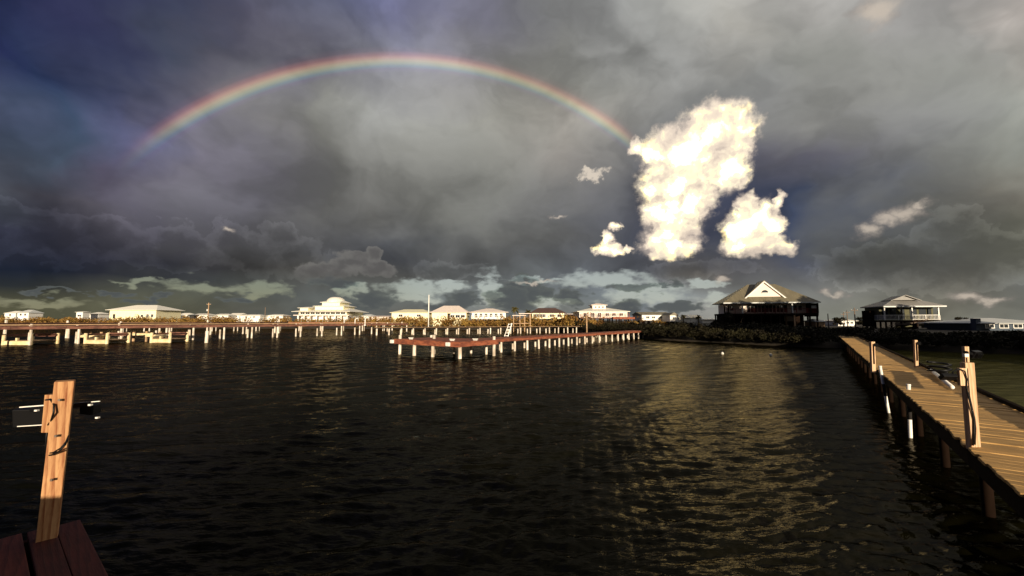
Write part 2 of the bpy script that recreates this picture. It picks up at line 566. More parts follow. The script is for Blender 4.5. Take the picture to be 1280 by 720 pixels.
def wood_material(name, light, darkc, axis='Z', rough=0.75, spread=0.4, weather=0.3):
    """sawn timber: growth rings stretched along one axis, knots, end wear"""
    m = bpy.data.materials.new(name)
    m.use_nodes = True
    t = m.node_tree
    t.nodes.clear()
    N = NT(t)
    out = N.node('ShaderNodeOutputMaterial')
    bs = N.node('ShaderNodeBsdfPrincipled')
    N.l.new(bs.outputs[0], out.inputs[0])
    co = N.node('ShaderNodeTexCoord').outputs['Object']
    info = N.node('ShaderNodeObjectInfo').outputs['Random']
    off = N.xyz(N.m('MULTIPLY', info, 17.0), N.m('MULTIPLY', info, 29.0), N.m('MULTIPLY', info, 7.0))
    st = {'X': (0.10, 1, 1), 'Y': (1, 0.10, 1), 'Z': (1, 1, 0.10)}[axis]
    v = N.v('ADD', N.v('MULTIPLY', co, st), off)
    warp = N.v('SUBTRACT', N.noise(v, 6.0, 3.0, 0.5, color=True), (0.5, 0.5, 0.5))
    v2 = N.v('MULTIPLY_ADD', warp, (0.10, 0.10, 0.10), v)
    ring = N.m('FRACT', N.m('MULTIPLY', N.v('LENGTH', N.v('MULTIPLY', v2, (1.0, 0.8, 1.0))), 34.0))
    ring = N.step(ring, 0.25, 0.95)
    grain = N.noise(v, 60.0, 4.0, 0.7)
    f = N.m('ADD', N.m('MULTIPLY', ring, 0.55), N.step(grain, 0.35, 0.7, 0.0, 0.45))
    c = N.mix(f, (*light, 1), (*darkc, 1))
    w = N.noise(N.v('ADD', co, off), 2.3, 5.0, 0.6)
    c = N.mix(N.step(w, 0.42, 0.72, 0.0, weather), c, (*[d * 0.45 for d in darkc], 1))
    c = N.v('SCALE', c, scale=N.m('MULTIPLY_ADD', info, spread, 1.0 - spread * 0.55))
    N.l.new(c, bs.inputs['Base Color'])
    bs.inputs['Roughness'].default_value = rough
    bs.inputs['Specular IOR Level'].default_value = 0.25
    b = N.node('ShaderNodeBump')
    b.inputs['Strength'].default_value = 0.5
    b.inputs['Distance'].default_value = 0.004
    N.l.new(f, b.inputs['Height'])
    N.l.new(b.outputs[0], bs.inputs['Normal'])
    return m


M = {
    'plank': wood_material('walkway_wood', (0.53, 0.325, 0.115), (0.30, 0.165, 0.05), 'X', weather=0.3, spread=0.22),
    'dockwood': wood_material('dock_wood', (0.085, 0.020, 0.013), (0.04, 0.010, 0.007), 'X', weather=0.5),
    'post': wood_material('post_wood', (0.44, 0.245, 0.11), (0.17, 0.05, 0.016), 'Z', weather=0.15)
    ,'tanpost': wood_material('weathered_post_wood', (0.62, 0.43, 0.27), (0.38, 0.21, 0.10), 'Z', weather=0.15),
    'redwood': material('red_pier_wood', (0.30, 0.095, 0.045), 0.8, 0.6, 1.6, 0.01, color2=(0.10, 0.03, 0.02), stretch=(1, 1, 3)),
    'brownwood': material('brown_pier_wood', (0.20, 0.09, 0.06), 0.8, 0.5, 1.2, 0.01, color2=(0.07, 0.03, 0.022), stretch=(1, 1, 3)),
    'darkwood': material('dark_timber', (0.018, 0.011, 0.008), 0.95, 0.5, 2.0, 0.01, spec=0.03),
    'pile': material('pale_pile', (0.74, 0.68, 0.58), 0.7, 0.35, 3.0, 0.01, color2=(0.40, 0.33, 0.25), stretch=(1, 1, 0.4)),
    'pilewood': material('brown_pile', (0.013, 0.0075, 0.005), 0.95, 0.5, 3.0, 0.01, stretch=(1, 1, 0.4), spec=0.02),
    'cream': material('cream_timber', (0.76, 0.64, 0.40), 0.7, 0.3, 2.0, 0.005, color2=(0.55, 0.42, 0.22)),
    'tan': material('tan_timber', (0.46, 0.30, 0.17), 0.8, 0.4, 2.0, 0.005),
    'white': material('white_paint', (0.80, 0.78, 0.72), 0.55, 0.08, 1.0),
    'yellow': material('pale_yellow_paint', (0.82, 0.76, 0.50), 0.6, 0.08, 1.0),
    'pinkish': material('blush_siding', (0.74, 0.64, 0.56), 0.6, 0.08, 1.0),
    'whiteroof': material('white_metal_roof', (0.80, 0.77, 0.66), 0.45, 0.1, 0.8),
    'pinkroof': material('pink_shingle', (0.74, 0.64, 0.56), 0.8, 0.2, 2.0),
    'darkroof': material('dark_shingle', (0.10, 0.055, 0.045), 0.85, 0.4, 2.0),
    'oliveroof': material('olive_metal_roof', (0.135, 0.118, 0.075), 0.5, 0.25, 0.6, stretch=(3, 0.3, 1)),
    'greyroof': material('grey_metal_roof', (0.20, 0.195, 0.18), 0.5, 0.2, 0.6, stretch=(3, 0.3, 1)),
    'olive': material('olive_siding', (0.085, 0.082, 0.036), 0.7, 0.2, 1.0),
    'blue': material('blue_grey_siding', (0.055, 0.075, 0.10), 0.6, 0.15, 1.0),
    'bluewhite': material('pale_grey_roof', (0.55, 0.57, 0.55), 0.5, 0.15, 1.0),
    'glass': material('dark_window_glass', (0.02, 0.025, 0.03), 0.08, 0.1, 1.0, spec=0.6),
    'dark': material('dark_recess', (0.02, 0.017, 0.015), 0.9, 0.4, 1.0),
    'black': material('black_plastic', (0.004, 0.004, 0.0045), 0.45, 0.2, 6.0, spec=0.2),
    'lens': material('lamp_glass', (0.10, 0.105, 0.10), 0.15, 0.1, 3.0, spec=0.6),
    'pvc': material('white_pvc', (0.78, 0.75, 0.68), 0.4, 0.2, 4.0),
    'pole': material('utility_pole', (0.16, 0.12, 0.09), 0.85, 0.3, 2.0),
    'bark': material('bark', (0.10, 0.075, 0.05), 0.9, 0.5, 5.0, 0.02),
    'orange': material('orange_float', (0.65, 0.62, 0.55), 0.5, 0.2, 3.0),
    'red': material('dark_red_timber', (0.20, 0.035, 0.03), 0.8, 0.3, 2.0),
}


def leaf_material(name, a, b, trans=0.15):
    m = bpy.data.materials.new(name)
    m.use_nodes = True
    t = m.node_tree
    t.nodes.clear()
    N = NT(t)
    out = N.node('ShaderNodeOutputMaterial')
    bs = N.node('ShaderNodeBsdfPrincipled')
    co = N.node('ShaderNodeTexCoord').outputs['Object']
    n = N.noise(co, 0.35, 5.0, 0.65)
    n2 = N.noise(co, 7.0, 2.0, 0.5)
    f = N.m('ADD', N.step(n, 0.38, 0.62, 0.0, 0.7), N.step(n2, 0.3, 0.7, 0.0, 0.3))
    N.l.new(N.mix(f, (*a, 1), (*b, 1)), bs.inputs['Base Color'])
    bs.inputs['Roughness'].default_value = 0.75
    bs.inputs['Specular IOR Level'].default_value = 0.1
    N.l.new(bs.outputs[0], out.inputs[0])
    return m


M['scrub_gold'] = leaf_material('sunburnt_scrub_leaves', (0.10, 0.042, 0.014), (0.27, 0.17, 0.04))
M['scrub_dark'] = leaf_material('dark_scrub_leaves', (0.009, 0.007, 0.004), (0.022, 0.020, 0.008))  # leaf colour taken near black, standing in for shade on the bank
M['tree_leaf'] = leaf_material('evergreen_leaves', (0.02, 0.028, 0.012), (0.05, 0.06, 0.025))
M['palm_leaf'] = leaf_material('palm_fronds', (0.05, 0.045, 0.015), (0.10, 0.085, 0.03))


# ------------------------------------------------------------------ water
def build_water():
    rnd = np.random.RandomState(4)
    radii = [1.2]
    while radii[-1] < 105.0:
        radii.append(radii[-1] + min(max(radii[-1] * 0.0068, 0.02), 0.125))
    while radii[-1] < 26000.0:
        radii.append(radii[-1] * 1.05 if radii[-1] < 300 else radii[-1] * 1.2)
    radii = np.array(radii)
    az = np.concatenate([np.linspace(-60, 60, 700), np.linspace(66, 294, 58)]) * math.pi / 180
    nr, na = len(radii), len(az)
    RR, AA = np.meshgrid(radii, az, indexing='ij')
    X = RR * np.sin(AA)
    Y = RR * np.cos(AA)
    Z = np.zeros_like(X)
    spacing = np.where(RR < 105, np.maximum(np.minimum(RR * 0.0068, 0.125), RR * 0.0011), RR * 0.05)
    # calm water in the lee of the walkway and under it
    lx = X * LX.x + Y * LX.y
    calm = 1.0 - 0.5 / (1 + np.exp(-(lx - 1.8) * 1.2))
    for i in range(100):
        lam = 0.105 * (4.6 ** rnd.rand()) if i < 92 else 0.7 + 1.4 * rnd.rand()
        th = math.pi / 2 + rnd.normal(0, 0.46) + 0.14
        k = 2 * math.pi / lam
        amp = 0.0125 * lam ** 0.9 / 2.6 * (0.4 + 1.2 * rnd.rand())
        ph = k * (X * math.cos(th) + Y * math.sin(th)) + rnd.rand() * 6.283
        fade = np.clip(lam / (spacing * 2.2) - 1.0, 0, 1)
        Z += amp * fade * (np.sin(ph) + 0.22 * np.cos(2 * ph))
    gust = 0.8 + 0.35 * np.sin(X * 0.21 + 1.3 * np.sin(Y * 0.13)) * np.sin(Y * 0.17 + 0.8 * np.sin(X * 0.11))
    Z *= calm * gust
    verts = np.stack([X, Y, Z], -1).reshape(-1, 3)
    i, j = np.meshgrid(np.arange(nr - 1), np.arange(na), indexing='ij')
    j2 = (j + 1) % na
    faces = np.stack([i * na + j, (i + 1) * na + j, (i + 1) * na + j2, i * na + j2], -1).reshape(-1, 4)
    me = bpy.data.meshes.new('water')
    nv, nf = len(verts) + 1, len(faces)
    verts = np.vstack([verts, [[0, 0, 0]]])
    tri = np.stack([np.full(na, nv - 1), np.arange(na), (np.arange(na) + 1) % na], -1)
    me.vertices.add(nv)
    me.vertices.foreach_set('co', verts.ravel())
    me.loops.add(nf * 4 + na * 3)
    me.loops.foreach_set('vertex_index', np.concatenate([faces[:, ::-1].ravel(), tri[:, ::-1].ravel()]))
    me.polygons.add(nf + na)
    me.polygons.foreach_set('loop_start', np.concatenate([np.arange(nf) * 4, nf * 4 + np.arange(na) * 3]))
    me.polygons.foreach_set('use_smooth', np.ones(nf + na, bool))
    me.update(calc_edges=True)
    me.validate()
    m = bpy.data.materials.new('bay_water')
    m.use_nodes = True
    t = m.node_tree
    t.nodes.clear()
    N = NT(t)
    out = N.node('ShaderNodeOutputMaterial')
    co = N.node('ShaderNodeTexCoord').outputs['Object']
    lxn = N.v('DOT_PRODUCT', co, tuple(LX))
    calmn = N.step(lxn, 0.4, 4.0, 1.0, 0.55)
    s1 = N.v('MULTIPLY', co, (0.38, 1.0, 1.0))
    n1 = N.noise(s1, 4.6, 3.0, 0.55, dist=0.4)
    n2 = N.noise(s1, 12.0, 3.0, 0.6, dist=0.6)
    h = N.m('ADD', N.m('MULTIPLY', n1, 0.026), N.m('MULTIPLY', n2, 0.013))
    b = N.node('ShaderNodeBump')
    b.inputs['Distance'].default_value = 1.0
    N.l.new(N.m('MULTIPLY', calmn, 0.9), b.inputs['Strength'])
    N.l.new(h, b.inputs['Height'])
    patch = N.noise(co, 0.02, 4.0, 0.6)
    df = N.node('ShaderNodeBsdfDiffuse')
    silt = N.step(lxn, 1.6, 5.0)
    N.l.new(N.mix(silt, N.mix(N.step(patch, 0.35, 0.65), (0.0025, 0.0022, 0.0008, 1), (0.0055, 0.0057, 0.0013, 1)), (0.095, 0.090, 0.024, 1)), df.inputs['Color'])
    gl = N.node('ShaderNodeBsdfGlossy')
    gl.inputs['Color'].default_value = (0.29, 0.262, 0.21, 1)
    gl.inputs['Roughness'].default_value = 0.05
    fr = N.node('ShaderNodeFresnel')
    fr.inputs['IOR'].default_value = 1.333
    for nd in (gl, fr):
        N.l.new(b.outputs[0], nd.inputs['Normal'])
    mxs = N.node('ShaderNodeMixShader')
    N.l.new(fr.outputs[0], mxs.inputs[0])
    N.l.new(df.outputs[0], mxs.inputs[1])
    N.l.new(gl.outputs[0], mxs.inputs[2])
    N.l.new(mxs.outputs[0], out.inputs[0])
    me.materials.append(m)
    tag(place('water', me), kind='structure')


build_water()


# ------------------------------------------------------------------ land
SHORE = [L2W(30, -120), L2W(28, -20), L2W(27, 30), L2W(25.5, 47), L2W(22, 50.6), (L2W(12, 50.4)), (L2W(3, 51.2)), (L2W(-2, 51.0)), (L2W(-11, 54.6)), (L2W(-18.5, 57.5)),  # first points: unseen canal bank added to carry the shading evergreens
         atd(775, 400, 74), atd(740, 400, 86), atd(690, 400, 100), atd(600, 400, 112), atd(520, 400, 122), atd(430, 400, 128),
         atd(330, 400, 134), atd(200, 400, 140), atd(60, 400, 142), atd(-150, 400, 150), atd(-500, 400, 150)]
SHORE = [Vector((p.x, p.y, 0)) for p in SHORE]


def shore_points(step=2.0):
    pts = []
    for a, b in zip(SHORE[:-1], SHORE[1:]):
        n = max(1, int((b - a).length / step))
        for i in range(n):
            pts.append(a.lerp(b, i / n))
    pts.append(SHORE[-1])
    return pts


def build_land():
    pts = shore_points(2.5)
    rnd = random.Random(2)
    V, F = [], []
    prof = [(-1.2, -0.6), (0.0, 0.02), (0.7, 0.35), (2.0, 0.6), (6.0, 0.75), (14, 0.8), (40, 0.85), (150, 0.85), (700, 0.9), (4000, 0.9)]
    n = len(pts)
    ctr = Vector((0, 0, 0))
    for i, p in enumerate(pts):
        out_ = (p - ctr).normalized()
        t = (pts[min(i + 1, n - 1)] - pts[max(i - 1, 0)]).normalized()
        nrm = Vector((t.y, -t.x, 0))
        if nrm.dot(out_) < 0:
            nrm = -nrm
        wob = mnoise.noise(p * 0.25) * 0.9
        for d, z in prof:
            k = min(1.0, d / 60.0) if d > 0 else 0
            dirv = (nrm * (1 - k) + out_ * k).normalized()
            q = p + dirv * (d + (wob if d < 20 else 0))
            zz = z + (mnoise.noise(q * 0.35) * 0.12 if 0.5 < d < 200 else 0)
            V.append((q.x, q.y, zz))
    m = len(prof)
    for i in range(n - 1):
        for j in range(m - 1):
            F.append((i * m + j, i * m + j + 1, (i + 1) * m + j + 1, (i + 1) * m + j))
    b = MB()
    b.v, b.f = V, F
    mt = material('marsh_soil', (0.045, 0.034, 0.02), 0.95, 0.5, 0.15, 0.05, color2=(0.02, 0.016, 0.01))
    tag(b.build('ground', mt, smooth=True), kind='structure')


build_land()


# leaf-sized faces, built as arrays
def leaf_cloud(name, centres, radii, count, size, mat, seed=1, flat=0.8, parent=None, upright=0.0):
    """count leaves spread over the outer half of each clump"""
    rs = np.random.RandomState(seed)
    centres = np.asarray(centres, float)
    radii = np.asarray(radii, float)
    w = radii.prod(1) ** (2 / 3)
    idx = rs.choice(len(centres), count, p=w / w.sum())
    d = rs.normal(size=(count, 3))
    d /= np.linalg.norm(d, axis=1)[:, None]
    r = rs.rand(count) ** 0.4
    c = centres[idx] + d * radii[idx] * r[:, None]
    nrm = d * 0.7 + rs.normal(size=(count, 3)) * 0.6
    nrm[:, 2] *= (1 - upright)
    nrm /= np.linalg.norm(nrm, axis=1)[:, None]
    a = np.cross(nrm, rs.normal(size=(count, 3)))
    a /= np.linalg.norm(a, axis=1)[:, None]
    b = np.cross(nrm, a)
    s = size * (0.5 + rs.rand(count))[:, None]
    v = np.stack([c - a * s, c - b * s * flat * 0.6, c + a * s, c + b * s * flat * 0.6], 1).reshape(-1, 3)
    me = bpy.data.meshes.new(name)
    me.vertices.add(count * 4)
    me.vertices.foreach_set('co', v.ravel())
    me.loops.add(count * 4)
    me.loops.foreach_set('vertex_index', np.arange(count * 4))
    me.polygons.add(count)
    me.polygons.foreach_set('loop_start', np.arange(count) * 4)
    me.update(calc_edges=True)
    me.materials.append(mat)
    return place(name, me, parent)


def scrub(name, spots, count, size, mat, seed):
    """spots: (x, y, z, rx, rz) bushes of one thicket"""
    cs, rr = [], []
    rnd = random.Random(seed)
    for x, y, z, rx, rz in spots:
        for k in range(5):
            a = rnd.random() * 6.283
            q = rnd.random() * rx * 0.7
            f = 0.4 + 0.5 * rnd.random()
            cs.append((x + math.cos(a) * q, y + math.sin(a) * q, z + rz * (0.25 + 0.7 * rnd.random())))
            rr.append((rx * f, rx * f, rz * f * 0.7))
    o = leaf_cloud(name, cs, rr, count, size, mat, seed)
    return tag(o, kind='stuff')


def bank_points(p0, p1, dmin, dmax, n, seed, k0=0.0):
    rnd = random.Random(seed)
    pts = shore_points(1.0)
    out_ = []
    sel = [p for p in pts if p0 <= 640 + FPX * p.x / max(p.y, 1) <= p1 and p.y > 5]
    for _ in range(n):
        i = rnd.randrange(len(sel))
        p = sel[i]
        t = (sel[min(i + 1, len(sel) - 1)] - sel[max(i - 1, 0)]).normalized()
        nr = Vector((t.y, -t.x, 0))
        if nr.dot(p) < 0:
            nr = -nr
        d = dmin + (dmax - dmin) * rnd.random() ** 1.4
        out_.append((p + nr * d, rnd))
    return out_

# thickets on the banks
def thicket(name, p0, p1, d0, d1, n, h0, h1, leaves, size, mat, seed):
    sp = []
    for p, rnd in bank_points(p0, p1, d0, d1, n, seed):
        h = h0 + (h1 - h0) * rnd.random()
        sp.append((p.x, p.y, 0.55, h * (0.7 + 0.6 * rnd.random()), h))
    return scrub(name, sp, leaves, size, mat, seed)


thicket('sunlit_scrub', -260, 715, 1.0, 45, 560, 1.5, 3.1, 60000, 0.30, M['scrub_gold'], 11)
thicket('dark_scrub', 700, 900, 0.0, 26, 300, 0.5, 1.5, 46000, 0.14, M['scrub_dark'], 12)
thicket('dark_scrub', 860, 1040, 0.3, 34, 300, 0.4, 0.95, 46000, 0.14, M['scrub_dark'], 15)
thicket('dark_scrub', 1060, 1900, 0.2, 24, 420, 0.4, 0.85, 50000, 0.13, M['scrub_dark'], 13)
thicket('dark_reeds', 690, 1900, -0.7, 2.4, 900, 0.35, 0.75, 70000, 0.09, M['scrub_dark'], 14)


# ------------------------------------------------------------------ piers
def pier(name, label, x0, x1, y0, y1, ztop, fascia, deckmat, fmat, pmat, pstep, pr, rows, group=None, above=0.0, seed=1, plank=None, split=None, platform=None):
    """a straight pier in the shared heading: local X from x0 to x1 (width), local Y from y0 to y1 (length)"""
    rnd = random.Random(seed)
    o = thing(name, label, 'pier', L2W((x0 + x1) / 2, y0, 0), -ANG, group)
    hw, ln = (x1 - x0) / 2, y1 - y0
    if plank is None:
        b = MB()
        y = 0.0
        while y < ln - 0.1:
            j = rnd.uniform(-0.02, 0.02)
            dz = rnd.uniform(-0.006, 0.006)
            b.box(-hw + j, hw + j, y, y + 0.235, ztop - 0.045 + dz, ztop + dz)
            y += 0.25
        tag(b.build('deck', deckmat, o), kind='stuff')
    for s in (-1, 1):
        y = 0.0
        while y < ln - 0.3:
            e = min(ln, y + 4.0)
            MB().box(s * (hw - 0.06) - 0.03, s * (hw - 0.06) + 0.03, y + 0.01, e - 0.01, ztop - 0.05 - fascia, ztop - 0.05).build('fascia_board', fmat, o)
            y = e
    MB().box(-hw + 0.09, hw - 0.09, 0.02, 0.08, ztop - 0.05 - fascia, ztop - 0.052).build('end_board', fmat, o)
    y = 0.25
    while y < ln:
        for rx in rows:
            up = above * rnd.random() if rnd.random() < 0.55 else -0.05
            lean = rnd.uniform(-0.05, 0.05)
            MB().tube([(rx * hw + lean, y, -1.2), (rx * hw, y, 0.2), (rx * hw, y, ztop + up)], [pr * 1.1, pr, pr * 0.95], 8).build('pile', pmat, o, smooth=False)
        MB().box(-hw + 0.1, hw - 0.1, y - 0.05, y + 0.05, ztop - 0.28, ztop - 0.052).build('cross_beam', fmat, o)
        y += pstep
    return o


# the long walkway beside the camera, plank by plank
WX0, WX1, WZ = 1.42, 2.74, 1.10
walk = thing('walkway', 'narrow plank walkway with lamp posts leading to the dark bank', 'walkway', L2W((WX0 + WX1) / 2, 0.63, 0), -ANG)
whw = (WX1 - WX0) / 2
WLEN = 53.5
variants = []
for k in range(4):
    b = MB().box(-whw - 0.03 + 0.01 * k, whw + 0.03 - 0.008 * k, -0.0685, 0.0685, -0.036, 0.0)
    variants.append(b.mesh('plank', M['plank'], bevel=0.006))
rnd = random.Random(3)
y, cnt = 0.08, 0
rest = MB()
while y < WLEN:
    if cnt < 300:
        place('plank', variants[rnd.randrange(4)], walk, (rnd.uniform(-0.012, 0.012), y, WZ + rnd.uniform(-0.005, 0.005)), (rnd.uniform(-0.006, 0.006), rnd.uniform(-0.004, 0.004), rnd.uniform(-0.005, 0.005)))
    else:
        rest.box(-whw - 0.02, whw + 0.02, y - 0.067, y + 0.067, WZ - 0.036, WZ + rnd.uniform(-0.004, 0.004))
    y += 0.1435
    cnt += 1
tag(rest.build('far_planks', M['plank'], walk), kind='stuff')
for s in (-1, 1):
    yy = 0.02
    while yy < WLEN:
        e = min(yy + 3.6, WLEN)
        MB().box(s * (whw - 0.03) - 0.022, s * (whw - 0.03) + 0.022, yy, e - 0.012, WZ - 0.27, WZ - 0.04).build('stringer', M['darkwood'], walk)
        yy = e
    # low kerb rail along the seaward side
yy = 6.0
while yy < 46:
    MB().box(whw - 0.05, whw + 0.03, yy, yy + 3.55, WZ + 0.012, WZ + 0.085).build('kerb_rail', M['darkwood'], walk, bevel=0.006)
    yy += 3.6
yy = 3.1
while yy < WLEN:
    for s in (-1, 1):
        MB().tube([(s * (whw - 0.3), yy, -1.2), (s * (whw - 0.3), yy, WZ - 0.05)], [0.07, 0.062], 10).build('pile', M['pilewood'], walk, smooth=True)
    MB().box(-whw + 0.03, whw - 0.03, yy - 0.16, yy - 0.11, WZ - 0.30, WZ - 0.06).build('cross_beam', M['darkwood'], walk)
    yy += 2.45

# the platform the picture is taken from
dock = thing('dock', 'dark red plank dock with a leaning timber lamp post at its corner', 'dock', L2W(0, 0, 0), -ANG)
DX0, DX1, DY0, DY1 = -4.86, 2.78, -3.9, 0.60
yy = DY1 - 0.0725
k = 0
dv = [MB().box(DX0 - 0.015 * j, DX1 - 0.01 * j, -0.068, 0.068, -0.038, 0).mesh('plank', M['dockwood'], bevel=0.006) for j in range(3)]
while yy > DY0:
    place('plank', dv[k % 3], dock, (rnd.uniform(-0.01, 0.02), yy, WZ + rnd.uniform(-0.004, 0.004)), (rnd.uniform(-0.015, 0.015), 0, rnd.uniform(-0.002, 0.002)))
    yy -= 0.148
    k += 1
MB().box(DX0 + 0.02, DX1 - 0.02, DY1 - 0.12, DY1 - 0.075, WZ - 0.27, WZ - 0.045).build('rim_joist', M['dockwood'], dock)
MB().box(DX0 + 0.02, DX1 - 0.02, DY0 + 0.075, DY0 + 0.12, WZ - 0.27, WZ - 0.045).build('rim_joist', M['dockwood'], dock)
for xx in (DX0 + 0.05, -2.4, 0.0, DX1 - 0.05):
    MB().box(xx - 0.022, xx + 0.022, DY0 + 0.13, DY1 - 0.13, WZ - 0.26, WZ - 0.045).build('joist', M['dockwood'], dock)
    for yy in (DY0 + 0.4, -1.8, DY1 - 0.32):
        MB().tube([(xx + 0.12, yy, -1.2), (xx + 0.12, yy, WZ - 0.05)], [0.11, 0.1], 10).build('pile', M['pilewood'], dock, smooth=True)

# unseen box added behind the camera to throw a shadow on the dock corner
bx = thing('dock_shade_box', 'grey timber box added behind the view to shade the dock corner', 'box', L2W(-1.35, -2.55, WZ), -ANG)
MB().box(-1.9, 1.9, -0.32, 0.32, 0.02, 0.80).build('body', M['brownwood'], bx, bevel=0.01)
MB().box(-1.95, 1.95, -0.37, 0.37, 0.80, 0.88).build('lid', M['darkwood'], bx, bevel=0.01)
for s in (-1.2, 1.2):
    MB().box(s - 0.06, s + 0.06, 0.37, 0.39, 0.68, 0.86).build('hinge', M['black'], bx)


def flood_lamp(parent, c, yaw, tilt, w=0.26, h=0.18, d=0.07, fins=0):
    """black flood light: finned housing, bezel with glass, yoke"""
    hd = MB().box(-w / 2, w / 2, -d / 2, d / 2, -h / 2, h / 2).build('lamp_housing', M['black'], parent, bevel=0.008)
    hd.location = c
    hd.rotation_euler = (tilt, 0, yaw)
    MB().box(-w / 2 + 0.015, w / 2 - 0.015, -d / 2 - 0.006, -d / 2 - 0.001, -h / 2 + 0.015, h / 2 - 0.015).build('lamp_glass', M['lens'], hd)
    for k in range(fins):
        xx = -w / 2 + 0.03 + k * (w - 0.06) / max(fins - 1, 1)
        MB().box(xx - 0.004, xx + 0.004, d / 2 - 0.002, d / 2 + 0.025, -h / 2 + 0.02, h / 2 - 0.02).build('cooling_fin', M['black'], hd)
    return hd


# timber post at the dock corner: leaning, with two flood lamps and cords
pb = at(60, 672, WZ)
pd = pb.y
ptop = atd(81, 476, pd + 0.02)
post = thing('lamp_post', 'leaning square timber post with two black flood lamps on dock corner', 'lamp post', pb)
rel = lambda px, py, dd=0.0: atd(px, py, pd + dd) - pb
a, bt = rel(57, 690), rel(81.5, 476)
up_ = (bt - a).normalized()
fc_ = Vector((pb.x + 0.55, pb.y, 0)).normalized()        # the broad face is turned to the dock
sd_ = fc_.cross(up_).normalized()
fc_ = up_.cross(sd_).normalized()
h_ = (bt - a).length
so = MB().box(-0.052, 0.052, -0.045, 0.045, 0, h_).build('shaft', M['post'], post, bevel=0.005)
so.matrix_local = Matrix.Translation(a) @ Matrix((sd_, fc_, up_)).transposed().to_4x4()
cl = MB().beam(rel(62, 540, 0.085), rel(66.5, 493, 0.085), 0.085, 0.045).build('cleat_board', M['post'], post, bevel=0.004)
MB().beam(rel(40, 512, 0.17), rel(112, 505, 0.17), 0.035, 0.035).build('lamp_bar', M['black'], post, bevel=0.004)
flood_lamp(post, rel(42, 521, 0.22), R(192), R(-8), 0.23, 0.145)
flood_lamp(post, rel(113, 511, 0.24), R(166), R(-8), 0.13, 0.075)
MB().beam(rel(25, 509, 0.16), rel(57, 506.5, 0.16), 0.010, 0.008).build('edge_highlight', M['pvc'], post)  # pale strips put in as the highlights along the lamp edges
MB().beam(rel(22, 533, 0.16), rel(62, 530.5, 0.16), 0.007, 0.006).build('edge_highlight', M['pvc'], post)
MB().beam(rel(100, 503.5, 0.18), rel(125, 501.5, 0.18), 0.006, 0.006).build('edge_highlight', M['pvc'], post)
for bx_, by_ in ((46, 513), (113, 506), (122, 522)):
    MB().cbox(rel(bx_, by_, 0.14), (0.02, 0.02, 0.012)).build('bolt_head', M['pvc'], post)
for by_ in (500, 545, 600):
    MB().cbox(rel(77 - (by_ - 476) * 0.1, by_, -0.056), (0.016, 0.012, 0.016)).build('bolt_head', M['pole'], post)
MB().tube([rel(57, 500, 0.06), rel(63, 499, -0.02), rel(67.5, 506, -0.07), rel(67, 516, -0.075), rel(63.5, 527, -0.06), rel(60, 531, 0.05)], 0.006, 8).build('cord', M['black'], post, smooth=True)
MB().tube([rel(57, 567, 0.06), rel(57.5, 569, -0.03), rel(64, 569, -0.066), rel(74, 564, -0.066), rel(81.5, 556, -0.06), rel(84.5, 549, 0.0), rel(84, 546, 0.06)], 0.006, 8).build('cord', M['black'], post, smooth=True)
MB().tube([rel(58, 565, 0.06), rel(58.5, 566.5, -0.03), rel(66, 566, -0.07), rel(76, 560, -0.07), rel(82.5, 552, -0.06), rel(85.5, 545, 0.0), rel(85, 543, 0.06)], 0.005, 8).build('cord', M['black'], post, smooth=True)
MB().tube([rel(60, 531, 0.07), rel(58, 545, 0.07), rel(57, 567, 0.06)], 0.006, 8).build('cord', M['black'], post, smooth=True)

# tall post on the near part of the walkway
qb = at(1216, 558, WZ)
qd = qb.y
lp = thing('lamp_post', 'pale timber post with black cord and lamp arm on the walkway', 'lamp post', qb)
rel2 = lambda px, py, dd=0.0: atd(px, py, qd + dd) - qb
MB().beam(rel2(1217, 562), rel2(1208.5, 453), 0.118, 0.07).build('shaft', M['tanpost'], lp, bevel=0.005)
MB().beam(rel2(1203.5, 482, -0.03), rel2(1202, 460, -0.03), 0.095, 0.04).build('cleat_board', M['tanpost'], lp, bevel=0.004)
MB().beam(rel2(1208, 470, 0.05), rel2(1206.5, 433, 0.05), 0.055, 0.04).build('upper_stick', M['tanpost'], lp, bevel=0.003)
flood_lamp(lp, rel2(1219, 443, 0.12), R(200), R(-25), 0.17, 0.10, 0.05, fins=5)
MB().beam(rel2(1206, 440, 0.02), rel2(1216, 443, 0.10), 0.03, 0.03).build('lamp_bracket', M['black'], lp)
MB().beam(rel2(1204.5, 444, 0.0), rel2(1209.5, 444, 0.0), 0.03, 0.04).build('clamp', M['pvc'], lp)
MB().tube([rel2(1189, 470, -0.02), rel2(1192, 464, -0.03), rel2(1199, 461, -0.06), rel2(1206, 464, -0.07), rel2(1208.5, 474, -0.06), rel2(1208, 484, -0.055), rel2(1213, 505, -0.055), rel2(1217.5, 525, -0.05), rel2(1217.5, 540, -0.05), rel2(1216.5, 557, -0.05)], 0.0085, 8).build('cord', M['black'], lp, smooth=True)
MB().tube([rel2(1208, 447, -0.01), rel2(1210, 470, -0.045), rel2(1212, 495, -0.05), rel2(1218.5, 524, -0.05), rel2(1219.5, 535, -0.045), rel2(1219, 556, -0.045)], 0.006, 8).build('cord', M['black'], lp, smooth=True)
flood_lamp(lp, rel2(1185, 471, 0.0), R(170), R(-50), 0.16, 0.09, 0.05)
MB().beam(rel2(1186, 470, 0.0), rel2(1202, 470, -0.02), 0.022, 0.022).build('lamp_arm', M['black'], lp)

